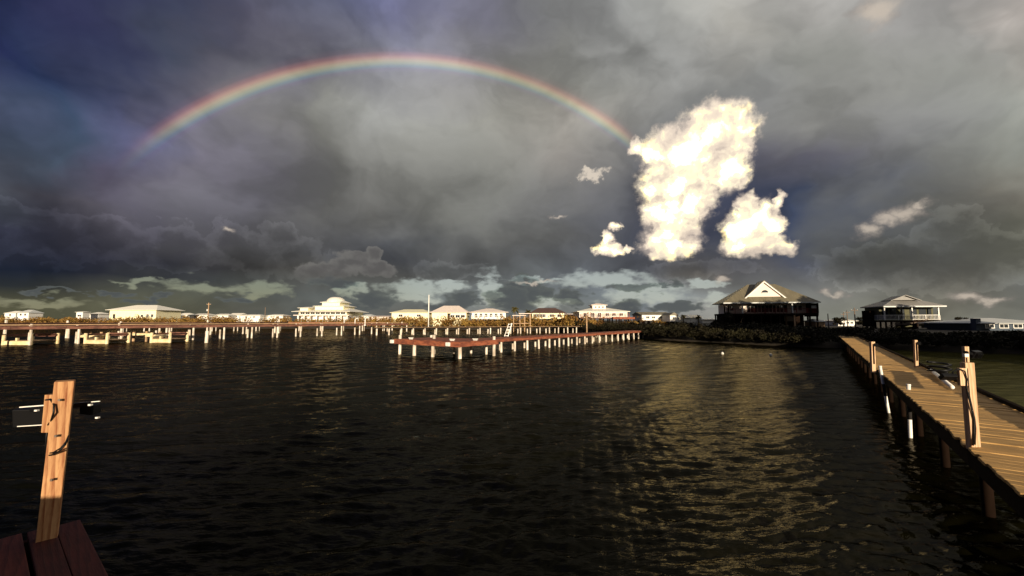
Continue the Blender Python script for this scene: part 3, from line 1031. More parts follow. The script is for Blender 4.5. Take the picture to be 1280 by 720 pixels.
# the two further posts
for px, py, ptop_, label, wd in ((1145, 459, 425, 'thin timber post with black lamp head on the far rail of walkway', 0.10),
                                 (1091, 463, 427, 'thin pale timber post standing at walkway edge beside two plastic poles', 0.12)):
    g = at(px, py, WZ)
    r3 = lambda x, y_, dd=0.0: atd(x, y_, g.y + dd) - g
    tp = thing('post', label, 'post', g)
    MB().beam(r3(px + 0.5, py + 3), r3(px - 1, ptop_), wd, wd * 0.7).build('shaft', M['tanpost'], tp, bevel=0.006)
    MB().beam(r3(px + 1.6, py - 8, -0.05), r3(px + 0.6, ptop_ + 3, -0.05), 0.03, 0.03).build('conduit', M['darkwood'], tp)
    MB().beam(r3(px + 1, ptop_ + 4, -0.04), r3(px + 5, ptop_ + 4.5, 0.02), 0.07, 0.10).build('lamp_head', M['black'], tp, bevel=0.01)

# two leaning white poles at the water's edge of the walkway
for (x0, y0, x1, y1), label in (((1112, 522, 1100, 458), 'white plastic pole leaning from water against walkway, the more tilted one'),
                                ((1138.5, 556, 1135.5, 481), 'white plastic pole standing upright in water beside walkway')):
    g = at(x0, y0, -0.15)
    tp = atd(x1, y1, g.y)
    o = thing('mooring_pole', label, 'pole', Vector((g.x, g.y, 0)))
    gg = Vector((g.x, g.y, 0))
    d_ = tp - g
    MB().tube([g - gg - d_ * 0.3, g - gg, tp - gg], 0.038, 10).build('shaft', M['pvc'], o, smooth=True)
    MB().tube([tp - gg - d_ * 0.02, tp - gg + d_ * 0.012], 0.044, 10).build('cap', M['pvc'], o, smooth=True)
    MB().tube([g - gg + d_ * 0.42, g - gg + d_ * 0.66], 0.0395, 10).build('dark_band', M['dark'], o, smooth=True)  # darker band around the middle of the pole

# white pipe and hose lying on the far edge of the walkway
g0, g1 = at(1164, 463, WZ + 0.12), at(1190, 484, WZ + 0.12)
o = MB().tube([g0 - g1, Vector((0, 0, 0))], 0.045, 10).build('pipe', M['pvc'], smooth=True, loc=g1)
tag(o, 'long white pipe lying along the far edge of walkway', 'pipe')
g = at(1170, 466, WZ + 0.09)
hp = []
for k in range(26):
    a_ = k * 0.62
    hp.append((math.cos(a_) * 0.24, math.sin(a_) * 0.24 - 0.1, 0.02 + 0.012 * k))
o = MB().tube(hp, 0.028, 8).build('hose', M['black'], smooth=True, loc=g)
tag(o, 'coiled black hose lying beside the white pipe', 'hose')

# red T-head pier in the middle of the bay
head_pier = pier('pier', 'rust red pier with a wide head on white piles', -23.6, -21.2, 24.6, 74.0, 1.16, 0.18, M['redwood'], M['redwood'], M['pile'], 1.9, 0.095, (-0.66, 0.74), above=-0.15, seed=5)
hx = []
b = MB()
for k in range(17):
    b.box(-29.4 + 24.4, -21.9 + 24.4, -4.35 + k * 0.25, -4.35 + k * 0.25 + 0.235, 1.165, 1.215)
tag(b.build('head_deck', M['redwood'], head_pier), kind='stuff')
for x_, lab in ((-29.3 + 24.4, 0), (-22.0 + 24.4, 0)):
    MB().box(x_ - 0.04, x_ + 0.04, -4.28, -0.12, 0.86, 1.16).build('fascia_board', M['redwood'], head_pier)
for k in range(3):
    MB().box(-5.0 + k * 2.5 + 0.05, -5.0 + (k + 1) * 2.5 - 0.012 - 0.05, -4.38, -4.30, 0.84, 1.163).build('fascia_board', M['redwood'], head_pier)
for x_, y_, up in ((-4.75, -3.9, 0.4), (-2.7, -4.1, -0.1), (-0.6, -4.1, -0.1), (2.2, -4.1, -0.1), (2.3, -0.5, 0.35), (-4.75, -0.6, 0.3), (-1.9, -0.6, 0), (0.3, -2.2, 0), (-2.6, -2.2, 0.4)):
    r_ = 0.13 if y_ < -4 else 0.115
    yo = y_
    MB().tube([(x_, yo, -1.2), (x_, yo, (1.12 if up > 0 else 1.1) + up)], [r_ * 1.1, r_], 10).build('pile', M['pile'], head_pier, smooth=True)
for x_ in (-5.0, 1.4):
    MB().cbox((x_, -4.5, 1.02), (0.34, 0.2, 0.28)).build('fender', M['pvc'], head_pier, bevel=0.05)
for x_, y_ in ((-3.4, -3.9), (0.9, -3.6), (1.9, -2.2)):
    c_ = MB().cbox((x_, y_, 1.26), (0.34, 0.10, 0.10))
    c_.cbox((x_, y_, 1.33), (0.5, 0.08, 0.06)).build('mooring_cleat', M['pvc'], head_pier)

# ladder standing on that pier
g = at(633, 421, 1.2)
r4 = lambda px, py: atd(px, py, g.y) - g
lad = thing('ladder', 'white ladder leaning up from the rust red pier', 'ladder', g)
for p_, q_ in (((630.5, 420.5), (636, 404.5)), ((635, 420.5), (640, 404))):
    MB().beam(r4(*p_), r4(*q_), 0.07, 0.05).build('rail', M['white'], lad)
for f in (0.05, 0.27, 0.5, 0.73, 0.95):
    MB().beam(r4(630.5 + 5.5 * f, 420.5 - 16 * f), r4(635 + 5 * f, 420.5 - 16.5 * f), 0.045, 0.045).build('rung', M['white'], lad)

# long boardwalks on the left
left1 = pier('boardwalk', 'long brown boardwalk on paired piles behind the cream boat slips', -70.4, -68.2, -22, 54, 2.08, 0.30, M['brownwood'], M['brownwood'], M['pile'], 3.6, 0.12, (-0.75, 0.70), above=0.30, seed=6)
MB().box(-1.06, -1.0, 0, 75.5, 2.20, 2.26).build('handrail', M['tan'], left1)
MB().box(0.98, 1.06, 0, 75.5, 2.16, 2.24).build('handrail', M['tan'], left1)
left3 = pier('boardwalk', 'dark boardwalk lying behind the long brown one near the scrub', -93.0, -90.6, -40, 40, 2.35, 0.5, M['brownwood'], M['darkwood'], M['pile'], 6.0, 0.15, (-0.75, 0.75), above=0.7, seed=7)


def free_pier(name, label, p, q, w, ztop, fascia, fmat, pmat, pstep, pr, seed):
    p, q = Vector((p.x, p.y, 0)), Vector((q.x, q.y, 0))
    d = q - p
    o = thing(name, label, 'pier', p, math.atan2(d.y, d.x))
    ln = d.length
    b = MB()
    k = 0
    while k * 0.25 < ln:
        b.box(k * 0.25, k * 0.25 + 0.235, -w / 2, w / 2, ztop - 0.05, ztop)
        k += 1
    tag(b.build('deck', M['tan'], o), kind='stuff')
    for s in (-1, 1):
        MB().box(0, ln, s * (w / 2 - 0.05) - 0.03, s * (w / 2 - 0.05) + 0.03, ztop - 0.06 - fascia, ztop - 0.055).build('fascia_board', fmat, o)
    rn = random.Random(seed)
    k = 0.4
    while k < ln:
        for s in (-1, 1):
            MB().tube([(k + rn.uniform(-0.1, 0.1), s * (w / 2 - 0.25), -1.2), (k, s * (w / 2 - 0.25), ztop - 0.06)], pr, 8).build('pile', pmat, o)
        k += pstep
    return o


free_pier('boardwalk', 'thin straight boardwalk on many slim white piles behind the red pier', at(468, 419, 0), at(724, 416, 0), 2.2, 1.45, 0.16, M['darkwood'], M['pile'], 2.15, 0.13, 8)

free_pier('boardwalk', 'thin rust red boardwalk between the long brown one and the scrub', Vector((-96, 100, 0)), Vector((-33, 106, 0)), 2.0, 2.25, 0.22, M['redwood'], M['pile'], 5.2, 0.13, 9)

# cream boat slips along the long boardwalk
def boat_slip(label, cx, cy, w, d, gang):
    o = thing('boat_slip', label, 'boat slip', L2W(cx, cy, 0), 0.0, None)
    hw, hd = w / 2, d / 2
    b = MB()
    k = 0
    while k * 0.25 < d - 0.1:
        b.box(-hw, hw, -hd + k * 0.25, -hd + k * 0.25 + 0.235, 0.42, 0.47)
        k += 1
    tag(b.build('deck', M['tan'], o), kind='stuff')
    MB().box(-hw, hw, -hd - 0.09, -hd - 0.01, 0.02, 0.42).build('front_beam', M['cream'], o)
    MB().box(-hw, hw, hd + 0.01, hd + 0.07, 0.10, 0.40).build('rear_beam', M['cream'], o)
    MB().cbox((0, -hd - 0.02, 0.62), (0.2, 0.2, 0.32)).build('bollard', M['cream'], o)
    for sx in (-1, 1):
        for sy in (-1, 1):
            MB().tube([(sx * (hw - 0.05), sy * (hd + 0.02), -1.2), (sx * (hw - 0.05), sy * (hd + 0.02), 1.22)], [0.17, 0.15], 10).build('pile', M['cream'], o, smooth=True)
        MB().box(sx * hw - 0.05, sx * hw + 0.05, -hd + 0.2, hd - 0.2, 0.95, 1.15).build('side_rail', M['brownwood'], o)
    MB().box(-hw + 0.2, hw - 0.2, hd - 0.02, hd + 0.05, 0.85, 1.2).build('rear_rail', M['brownwood'], o)
    if gang:
        gx0, gx1, gy = gang
        # ramp of cream boards reaching back to the boardwalk
        MB().quadbox([(gx0, gy, 0.75), (-hw - 0.02, -hd + 0.1, 0.30), (-hw - 0.02, -hd + 1.2, 0.30), (gx0, gy + 1.2, 0.75),
                      (gx0, gy, 1.08), (-hw - 0.02, -hd + 0.1, 0.62), (-hw - 0.02, -hd + 1.2, 0.62), (gx0, gy + 1.2, 1.08)]).build('ramp', M['cream'], o)
        MB().quadbox([(gx1, gy + 0.9, 0.62), (gx0 - 0.02, gy, 0.62), (gx0 - 0.02, gy + 1.2, 0.62), (gx1, gy + 2.1, 0.62),
                      (gx1, gy + 0.9, 1.05), (gx0 - 0.02, gy, 1.05), (gx0 - 0.02, gy + 1.2, 1.05), (gx1, gy + 2.1, 1.05)]).build('gangway', M['cream'], o)
        for gx in (gx0, (gx0 + gx1) / 2, gx1):
            MB().tube([(gx, gy + 0.2 + (0.9 if gx == gx1 else 0.4 if gx != gx0 else 0), -1.2), (gx, gy + 0.2 + (0.9 if gx == gx1 else 0.4 if gx != gx0 else 0), 1.3)], 0.14, 8).build('pile', M['tan'], o)
    return o


for px0, px1, yw, label, gang in ((1, 36, 431.5, 'cream boat slip without a ramp at the boardwalk end', None),
                                  (104, 132, 430, 'cream boat slip with a ramp, between the other two slips', (-2.0, -5.6, 1.0)),
                                  (187, 211, 428.5, 'cream boat slip with a ramp beside two lone piles', (-2.2, -6.4, 0.9))):
    c = at((px0 + px1) / 2, yw, 0.0)
    w = (px1 - px0) * c.y / FPX
    lx_, ly_ = W2L(c + Vector((0, 1.5, 0)))
    boat_slip(label, lx_, ly_, w, 2.6, gang)

for px, py in ((236, 425), (258, 428.5)):
    g = at(px, py, 0)
    o = MB().tube([(0, 0, -1.2), (0, 0, 0.2), (0.02, 0, 1.42)], [0.2, 0.185, 0.17], 12).build('mooring_pile', M['pile'], smooth=True, loc=g)
    tag(o, 'lone white pile standing in open water near the boat slips', 'pile', 'lone piles beside the boat slips')

# crab pot floats
for px, py, lab in ((903, 443, 'small white crab pot float on glittering water, smaller'), (963.5, 445, 'small white crab pot float with dark base near walkway')):
    g = at(px, py, 0)
    o = thing('crab_pot_float', lab, 'float', g)
    MB().tube([(0, 0, -0.1), (0, 0, 0.0), (0, 0, 0.10), (0, 0, 0.17), (0, 0, 0.2)], [0.04, 0.10, 0.11, 0.06, 0.03], 12).build('float_body', M['orange'], o, smooth=True)
    MB().tube([(0, 0, 0.19), (0, 0, 0.34)], 0.02, 6).build('stick', M['black'], o)

# ------------------------------------------------------------------ houses
def hip_roof(b, x0, x1, y0, y1, z, h, frac, t=0.12):
    """closed hipped roof with the ridge along x"""
    cx, cy = (x0 + x1) / 2, (y0 + y1) / 2
    r = (x1 - x0) * frac / 2
    base = len(b.v)
    b.v += [(x0, y0, z), (x1, y0, z), (x1, y1, z), (x0, y1, z), (x0, y0, z + t), (x1, y0, z + t), (x1, y1, z + t), (x0, y1, z + t), (cx - r, cy, z + h), (cx + r, cy, z + h)]
    for q in ((3, 2, 1, 0), (0, 1, 5, 4), (1, 2, 6, 5), (2, 3, 7, 6), (3, 0, 4, 7), (4, 5, 9, 8), (5, 6, 9), (6, 7, 8, 9), (7, 4, 8)):
        b.f.append(tuple(base + i for i in q))
    return b


def gable_roof(b, x0, x1, y0, y1, z, h, axis='x', t=0.12):
    base = len(b.v)
    if axis == 'x':
        cy = (y0 + y1) / 2
        pts = [(x0, y0, z), (x0, y1, z), (x0, cy, z + h), (x1, y0, z), (x1, y1, z), (x1, cy, z + h)]
    else:
        cx = (x0 + x1) / 2
        pts = [(x1, y0, z), (x0, y0, z), (cx, y0, z + h), (x1, y1, z), (x0, y1, z), (cx, y1, z + h)]
    b.v += pts
    for q in ((0, 1, 2), (5, 4, 3), (0, 3, 4, 1), (1, 4, 5, 2), (2, 5, 3, 0)):
        b.f.append(tuple(base + i for i in q))
    return b


def window(parent, x, y, z0, z1, w, frame=True, glass=None):
    f = MB()
    t = 0.12
    f.box(x - w / 2 - t, x + w / 2 + t, y - 0.06, y + 0.02, z1, z1 + t)
    f.box(x - w / 2 - t, x + w / 2 + t, y - 0.09, y + 0.02, z0 - t, z0)
    f.box(x - w / 2 - t, x - w / 2, y - 0.06, y + 0.02, z0, z1)
    f.box(x + w / 2, x + w / 2 + t, y - 0.06, y + 0.02, z0, z1)
    o = f.build('window', M['white'], parent)
    MB().box(x - w / 2, x + w / 2, y - 0.03, y + 0.015, z0, z1).build('pane', glass or M['glass'], o)
    MB().box(x - 0.03, x + 0.03, y - 0.05, y - 0.031, z0, z1).build('mullion', M['white'], o)
    return o


def railing(parent, x0, x1, y, z, h, mat, step, axis='x', solid=False):
    r = MB()
    P = (lambda u, zz: (u, y, zz)) if axis == 'x' else (lambda u, zz: (y, u, zz))
    MB().beam(P(x0, z + h), P(x1, z + h), 0.10, 0.08).build('handrail', mat, parent)
    MB().beam(P(x0, z + 0.14), P(x1, z + 0.14), 0.06, 0.06).build('bottom_rail', mat, parent)
    n = max(1, int(round((x1 - x0) / step)))
    for k in range(n + 1):
        u = x0 + (x1 - x0) * k / n
        MB().beam(P(u, z), P(u, z + h - 0.04), 0.12, 0.12).build('railing_post', mat, parent)
    b = MB()
    m = int((x1 - x0) / 0.28)
    for k in range(1, m):
        u = x0 + (x1 - x0) * k / m
        b.beam(P(u, z + 0.17), P(u, z + h - 0.04), 0.045, 0.045)
    tag(b.build('balusters', mat, parent), kind='stuff')


GZ = 0.75


def house(label, x0, x1, depth, yf, ye, yr, wall, roof, d=9.0, rtype='hip', frac=0.45, over=0.5, wins=(), stilts=0, door=None, porch=None, rz=0.0, name='house', lower=None, group=None):
    """a house seen between photo columns x0..x1: floor, eave and ridge rows give its heights at that depth"""
    w = (x1 - x0) * depth / FPX
    cx = ((x0 + x1) / 2 - 640) / FPX * depth
    zf, ze, zr = zrow(yf, depth), zrow(ye, depth), zrow(yr, depth)
    zf = max(zf, GZ - 0.3)
    o = thing(name, label, 'house', (cx, depth, GZ - 0.15), rz, group)
    g = GZ - 0.15
    zf, ze, zr = zf - g, ze - g, zr - g
    hw = w / 2
    if stilts == 0 and zf > 0.4:
        MB().box(-hw + 0.3, hw - 0.3, 0.3, d - 0.3, -0.3, zf + 0.02).build('base_wall', lower or wall, o)
    MB().box(-hw, hw, 0, d, zf, ze).build('wall', wall, o)
    if rtype == 'hip':
        rb = hip_roof(MB(), -hw - over, hw + over, -over, d + over, ze - 0.05, zr - ze, frac)
    elif rtype == 'gable':
        rb = gable_roof(MB(), -hw - over, hw + over, -over, d + over, ze - 0.02, zr - ze, 'x')
    else:
        rb = gable_roof(MB(), -hw - over, hw + over, -over, d + over, ze - 0.02, zr - ze, 'y')
    ro = rb.build('roof', roof, o)
    for (fx, fw, a, b_) in wins:
        window(o, -hw + fx * w, 0.0, zf + (ze - zf) * a, zf + (ze - zf) * b_, fw)
    if door is not None:
        dr = MB().box(-hw + door * w - 0.55, -hw + door * w + 0.55, -0.05, 0.02, zf + 0.02, zf + min(2.1, (ze - zf) * 0.85)).build('door', M['dark'], o)
        MB().box(-hw + door * w + 0.38, -hw + door * w + 0.45, -0.10, -0.05, zf + 0.9, zf + 1.05).build('handle', M['pvc'], dr)
    if porch:
        pdp, pmat, rmat = porch
        MB().box(-hw, hw, -pdp, -0.01, zf - 0.25, zf - 0.02).build('porch_deck', pmat, o)
        railing(o, -hw + 0.05, hw - 0.05, -pdp + 0.08, zf, 1.0, rmat, 2.4)
    if stilts:
        for k in range(stilts):
            for yy in (-(porch[0] - 0.2) if porch else 0.3, d / 2, d - 0.3):
                u = -hw + 0.25 + (w - 0.5) * k / (stilts - 1)
                MB().box(u - 0.16, u + 0.16, yy - 0.16, yy + 0.16, -0.4, zf - 0.02).build('stilt', M['darkwood'] if lower is None else lower, o)
    return o


# far-left, across the marsh
house('tiny white house with low roof far out on the open marsh', 7, 21, 300, 396, 391.5, 388.5, M['white'], M['whiteroof'], wins=((0.5, 1.4, 0.3, 0.75),))
house('small white house with arched grey roof beside the tiny one', 23, 37, 290, 396, 391, 387, M['white'], M['bluewhite'], wins=((0.3, 1.3, 0.3, 0.8), (0.7, 1.3, 0.3, 0.8)))
house('little white flat-roofed cabin alone in the scrub', 96.5, 104.5, 240, 397, 390.2, 389, M['white'], M['whiteroof'], d=4, wins=((0.5, 2.2, 0.2, 0.5),))
house('low pale house between the little cabin and large cream hall', 113, 124, 250, 397, 392.5, 390, M['white'], M['whiteroof'], d=7)
hC = house('large cream hall with broad white hip roof and three windows', 138, 196, 200, 398, 387.5, 380.5, M['yellow'], M['whiteroof'], d=15, frac=0.42, over=1.2, wins=((0.70, 1.2, 0.15, 0.45), (0.82, 1.2, 0.15, 0.5), (0.92, 1.2, 0.15, 0.5)), door=0.1)
for i, (a_, b_, ye_, yr_, lab) in enumerate((
        (198, 207, 394.5, 392, 'white cottage touching the wall of the large cream hall'),
        (209, 219, 394.2, 391.8, 'white cottage with rounded low hip roof, second after the hall'),
        (222, 235, 394, 391, 'taller white cottage just before the pole with arm'),
        (238, 261, 394, 391.6, 'long white bungalow directly behind the pole with arm'),
        (265, 286, 394.4, 392, 'long low white bungalow just past the pole with arm'),
        (287, 300, 394.3, 391.2, 'white bungalow with pointed roof between two poles'),
        (301, 326, 394.6, 392.8, 'flat white bungalow next to the bare dark pole'),
        (334, 354, 394.5, 392.6, 'white bungalow between bare dark pole and tiered mansion'))):
    house(lab, a_, b_, 230 + 7 * (i % 3), 398, ye_, yr_, M['white'], M['whiteroof'], d=8, frac=0.5, rtype='gable' if i == 5 else 'hip', wins=((0.3, 1.2, 0.3, 0.75), (0.7, 1.2, 0.3, 0.75)), group='distant white bungalows along the marsh')

# tiered mansion
dF = 165
hF = house('tall cream mansion stepping up in tiers to a domed top', 374, 434, dF, 394, 389.6, 384, M['yellow'], M['whiteroof'], d=18, frac=0.62, over=2.0, stilts=0, lower=M['white'],
           wins=tuple((0.08 + 0.105 * k, 1.7, 0.3, 0.75) for k in range(9)))
s_ = dF / FPX
gF = GZ - 0.15
cxF = (374 + 434) / 2
def tier(px0, px1, y0, y1, yroof, frac, mat=M['yellow'], dd=12, yo=3.0):
    b = MB().box((px0 - cxF) * s_, (px1 - cxF) * s_, yo, yo + dd, zrow(y0, dF) - gF, zrow(y1, dF) - gF)
    b.build('tier_wall', mat, hF)
    hip_roof(MB(), (px0 - cxF) * s_ - 0.7, (px1 - cxF) * s_ + 0.7, yo - 0.7, yo + dd + 0.7, zrow(y1, dF) - gF - 0.03, (y1 - yroof) * s_, frac).build('tier_roof', M['whiteroof'], hF)
tier(375, 385, 389, 385, 383, 0.5, dd=10, yo=0.2)
tier(389.5, 425.5, 388, 382.5, 380, 0.7)
tier(397, 419.5, 383, 377.5, 374, 0.7, yo=4, dd=10)
# domed top
dm = MB()
zc = zrow(377.5, dF) - gF
hd = (377.5 - 369.6) * s_
rx_ = 11.3 * s_
base = len(dm.v)
NS, NR = 20, 6
for j in range(NR + 1):
    t_ = j / NR
    rr_ = math.cos(t_ * math.pi / 2) ** 0.75
    for k in range(NS):
        a_ = 2 * math.pi * k / NS
        dm.v.append(((408.2 - cxF) * s_ + rx_ * rr_ * math.cos(a_), 9 + 5 * rr_ * math.sin(a_), zc + hd * math.sin(t_ * math.pi / 2)))
for j in range(NR):
    for k in range(NS):
        dm.f.append((j * NS + k, j * NS + (k + 1) % NS, (j + 1) * NS + (k + 1) % NS, (j + 1) * NS + k))
dm.build('dome', M['whiteroof'], hF)
for k in range(9):
    px = 376 + 7.6 * k
    MB().cbox(((px - cxF) * s_, -1.6, (zrow(394, dF) - gF) / 2), (0.5, 0.5, zrow(394, dF) - gF)).build('column', M['white'], hF)
MB().box(-11, 11.5, -2.0, -0.02, zrow(394.6, dF) - gF, zrow(393.6, dF) - gF).build('gallery_deck', M['pinkish'], hF)
for k in range(5):
    MB().box(-8.6 + 3.7 * k, -6.6 + 3.7 * k, 0.22, 0.29, 0.4, 2.0).build('garage_door', M['dark'], hF)

house('low white bungalow right behind the tiered mansion', 438, 452, 190, 398, 395.4, 393.2, M['white'], M['whiteroof'], d=8)
house('white bungalow with rounded roof before the yellow house', 453, 463, 180, 398, 395, 392.4, M['white'], M['bluewhite'], d=8)
house('reddish shed row half hidden by scrub before the yellow house', 464, 486, 170, 398.5, 395.8, 394.6, M['pinkish'], M['pinkroof'], d=5, rtype='gable')
house('pale yellow house with low cream hip roof beside white mast', 490, 535, 140, 398, 390.8, 386, M['yellow'], M['yellow'], d=11, frac=0.5, over=0.6, wins=((0.25, 1.3, 0.3, 0.7), (0.75, 1.3, 0.3, 0.7)))
house('cream house with tall blush hip roof next to white mast', 540, 583, 135, 398.5, 390.6, 381.3, M['yellow'], M['pinkroof'], d=10, frac=0.42, over=0.6, wins=((0.6, 1.4, 0.2, 0.6), (0.75, 1.4, 0.2, 0.6), (0.9, 1.3, 0.2, 0.6)), door=0.5)
hK = house('white house with wide pink hip roof beside the palms', 590, 632, 132, 398, 390.4, 384.8, M['white'], M['pinkroof'], d=11, frac=0.18, over=0.9, wins=tuple((0.12 + 0.15 * k, 0.9, 0.25, 0.8) for k in range(6)), porch=(1.6, M['white'], M['white']), stilts=5)
house('white house with dark brown gable roof between palms and grey deck house', 665, 705, 122, 398.5, 391, 384.2, M['yellow'], M['darkroof'], d=9, frac=0.5, over=0.5, wins=tuple((0.08 + 0.10 * k, 0.8, 0.25, 0.78) for k in range(4)) + ((0.62, 1.2, 0.3, 0.75), (0.85, 1.2, 0.3, 0.75)), stilts=6)
house('small reddish cabin tucked beside the dark roofed house', 707, 722, 124, 399, 393.5, 391.5, M['redwood'], M['pinkroof'], d=6, rtype='gable')

# house with a cupola on dark stilts
dN = 108
hN = house('blush house on dark stilts with a square cupola on its roof', 724, 784, dN, 397, 389.5, 383.6, M['pinkish'], M['whiteroof'], d=11, frac=0.3, over=0.6, stilts=6, wins=((0.12, 0.8, 0.1, 0.8), (0.28, 0.8, 0.1, 0.8), (0.42, 0.8, 0.1, 0.8), (0.58, 0.9, 0.3, 0.75), (0.72, 0.9, 0.3, 0.75), (0.87, 0.9, 0.3, 0.75)), porch=(2.0, M['brownwood'], M['redwood']))
sN = dN / FPX
cN = 754
g_ = GZ - 0.15
MB().box((744 - cN) * sN, (761 - cN) * sN, 3.6, 7.4, zrow(386, dN) - g_, zrow(381, dN) - g_).build('cupola_wall', M['pinkish'], hN)
hip_roof(MB(), (742 - cN) * sN, (763 - cN) * sN, 3.2, 7.8, zrow(381, dN) - g_, 3.0 * sN, 0.2).build('cupola_roof', M['pinkroof'], hN)
for k in range(3):
    window(hN, (748 + 4.6 * k - cN) * sN, 3.6, zrow(384.6, dN) - g_, zrow(382.2, dN) - g_, 0.5)
MB().box((762 - cN) * sN, (788 - cN) * sN, -3.6, -2.02, zrow(399, dN) - g_, zrow(396.5, dN) - g_).build('side_deck', M['redwood'], hN)

house('long white house with olive roof next to the cupola house', 802, 838, 118, 400.5, 393.4, 389.6, M['white'], M['oliveroof'], d=9, rtype='gable', over=0.4, wins=((0.2, 0.9, 0.35, 0.7), (0.4, 0.9, 0.35, 0.7), (0.68, 0.9, 0.35, 0.7)), stilts=6, door=0.86)
house('narrow white gable house beside the olive roofed one', 837, 847, 112, 402, 394, 390.4, M['white'], M['oliveroof'], d=7, rtype='gabley', over=0.25, stilts=3, wins=((0.5, 0.8, 0.3, 0.7),))
house('low white shed with pale roof under small trees', 849, 862, 120, 403, 397, 395.2, M['white'], M['bluewhite'], d=6, rtype='gable')
house('white shed with slanted roof near the pediment house', 863, 876, 124, 403, 396.6, 393.5, M['white'], M['whiteroof'], d=6, rtype='gable')
house('long low white trailer behind the small trees', 877, 893, 122, 404, 399.3, 398.2, M['white'], M['bluewhite'], d=4, rtype='gable')

# ------------------------------------------------------------------ the pediment house
dQ = 98.0
sQ = dQ / FPX
cQ = 962.5
gQ = GZ - 0.15
zQ = lambda y: zrow(y, dQ) - gQ
xQ = lambda px: (px - cQ) * sQ
hQ = thing('stilt_house', 'large stilt house with white triangular pediment and olive roof', 'house', ((cQ - 640) * sQ, dQ, gQ), R(-14))
hQ.scale = (0.86, 1.0, 1.0)
zf, ze = zQ(391.5), zQ(379.2)
PD = 2.6
MB().box(xQ(908), xQ(1014), PD, 10.4, zf, ze).build('wall', M['pinkish'], hQ)
MB().box(xQ(902), xQ(1023.5), 0.1, 10.6, zf - 0.45, zf - 0.02).build('floor_deck', M['darkwood'], hQ)
roofQ = hip_roof(MB(), xQ(899.5), xQ(1025.5), -0.6, 11.2, ze + 0.12, zQ(353) - ze - 0.12, 0.30, 0.10).build('roof', M['oliveroof'], hQ)
MB().box(xQ(900), xQ(1025), -0.66, -0.58, ze + 0.02, ze + 0.28).build('fascia', M['bluewhite'], hQ)
# roof ribs
for k in range(1, 26):
    u = 899.5 + 126 * k / 26
# pediment, standing forward of the hip
ap, bl, br, zb = xQ(958), xQ(928.5), xQ(988.5), zQ(375.5)
za = zQ(352.2)
b = MB()
b.v = [(bl, 1.2, zb), (br, 1.2, zb), (ap, 1.2, za), (bl, 5.2, zb), (br, 5.2, zb), (ap, 5.2, za)]
b.f = [(0, 1, 2), (5, 4, 3), (0, 3, 4, 1), (1, 4, 5, 2), (2, 5, 3, 0)]
ped = b.build('pediment', M['pinkish'], hQ)
for (p_, q_) in (((bl - 0.5, zb - 0.35), (ap, za + 0.12)), ((br + 0.5, zb - 0.35), (ap, za + 0.12))):
    b = MB().beam((p_[0], 1.0, p_[1]), (q_[0], 1.0, q_[1]), 0.5, 0.22)
    b.build('barge_board', M['white'], ped)
    MB().beam((p_[0], 3.0, p_[1] + 0.26), (q_[0], 3.0, q_[1] + 0.26), 4.6, 0.14).build('pediment_roof', M['oliveroof'], ped)
hw_ = MB()
NN = 10
pts = [(xQ(959) + 0.82 * math.cos(math.pi * k / NN), 1.12, zQ(365.3) + 0.62 * math.sin(math.pi * k / NN)) for k in range(NN + 1)]
hw_.slab(pts, 0.06)
hw_.build('half_round_window', M['glass'], ped)
MB().box(xQ(954.6), xQ(963.4), 1.0, 1.14, zQ(366), zQ(365.4)).build('sill', M['white'], ped)
# olive skirt roof under the pediment
b = MB()
z0s, z1s = ze + 0.30, zQ(372.5)
b.v = [(xQ(916), -0.62, z0s), (xQ(1002), -0.62, z0s), (xQ(978), 1.15, z1s), (xQ(942), 1.15, z1s), (xQ(916), 1.15, z0s), (xQ(1002), 1.15, z0s)]
b.f = [(0, 1, 2, 3), (1, 5, 2), (0, 3, 4), (0, 4, 5, 1), (3, 2, 5, 4)]
b.build('skirt_roof', M['oliveroof'], hQ)
for px in (902.3, 907.5, 926.5, 991.2, 1014, 1023):
    MB().cbox((xQ(px), 0.25, (zf + ze) / 2), (0.32, 0.32, ze - zf)).build('column', M['bluewhite'] if 920 < px < 1000 else M['darkwood'], hQ)
for k in range(11):
    px = 938.5 + k * 4.9
    MB().box(xQ(px) - 0.34, xQ(px) + 0.34, PD - 0.06, PD + 0.02, zf + 0.3, ze - 0.35).build('glass_door', M['glass'], hQ)
    MB().cbox((xQ(px) + 0.42, PD - 0.05, (zf + ze) / 2), (0.06, 0.08, ze - zf - 0.1)).build('door_frame', M['darkwood'], hQ)
for px in (916, 1000, 1006.5):
    window(hQ, xQ(px), PD, zf + 0.7, ze - 0.5, 0.8)
railing(hQ, xQ(903), xQ(1023), 0.2, zf, 1.1, M['red'], 2.6)
MB().box(xQ(1014.5), xQ(1024.5), 0.6, 4.0, zf - 0.8, ze - 0.02).build('stair_screen', M['darkwood'], hQ)
MB().box(xQ(1016), xQ(1022), 0.5, 0.58, zf + 1.1, ze - 0.6).build('pale_sign', M['bluewhite'], hQ)
for px in (903, 915, 927, 939, 951, 963, 975, 993.5, 1004, 1013, 1022):
    for yy in (0.4, 5.2, 10.2):
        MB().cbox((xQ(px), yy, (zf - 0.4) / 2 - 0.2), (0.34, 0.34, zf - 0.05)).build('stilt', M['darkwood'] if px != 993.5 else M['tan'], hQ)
MB().box(xQ(904), xQ(1022), 9.5, 9.7, 0.0, zf - 0.46).build('underfloor_screen', M['darkwood'], hQ)  # dark sheet standing in for the shade under the house
MB().beam((xQ(924), 0.6, zf - 2.2), (xQ(928), 0.6, zf - 0.5), 0.12, 0.12).build('brace', M['tan'], hQ)
MB().box(xQ(998), xQ(1012), 8.2, 8.4, 1.9, zf - 0.6).build('lower_wall', M['pinkish'], hQ)
tb = thing('picnic_table', 'white table with benches underneath the pediment house', 'table', ((1005 - 640) * sQ, dQ + 1.0, gQ))
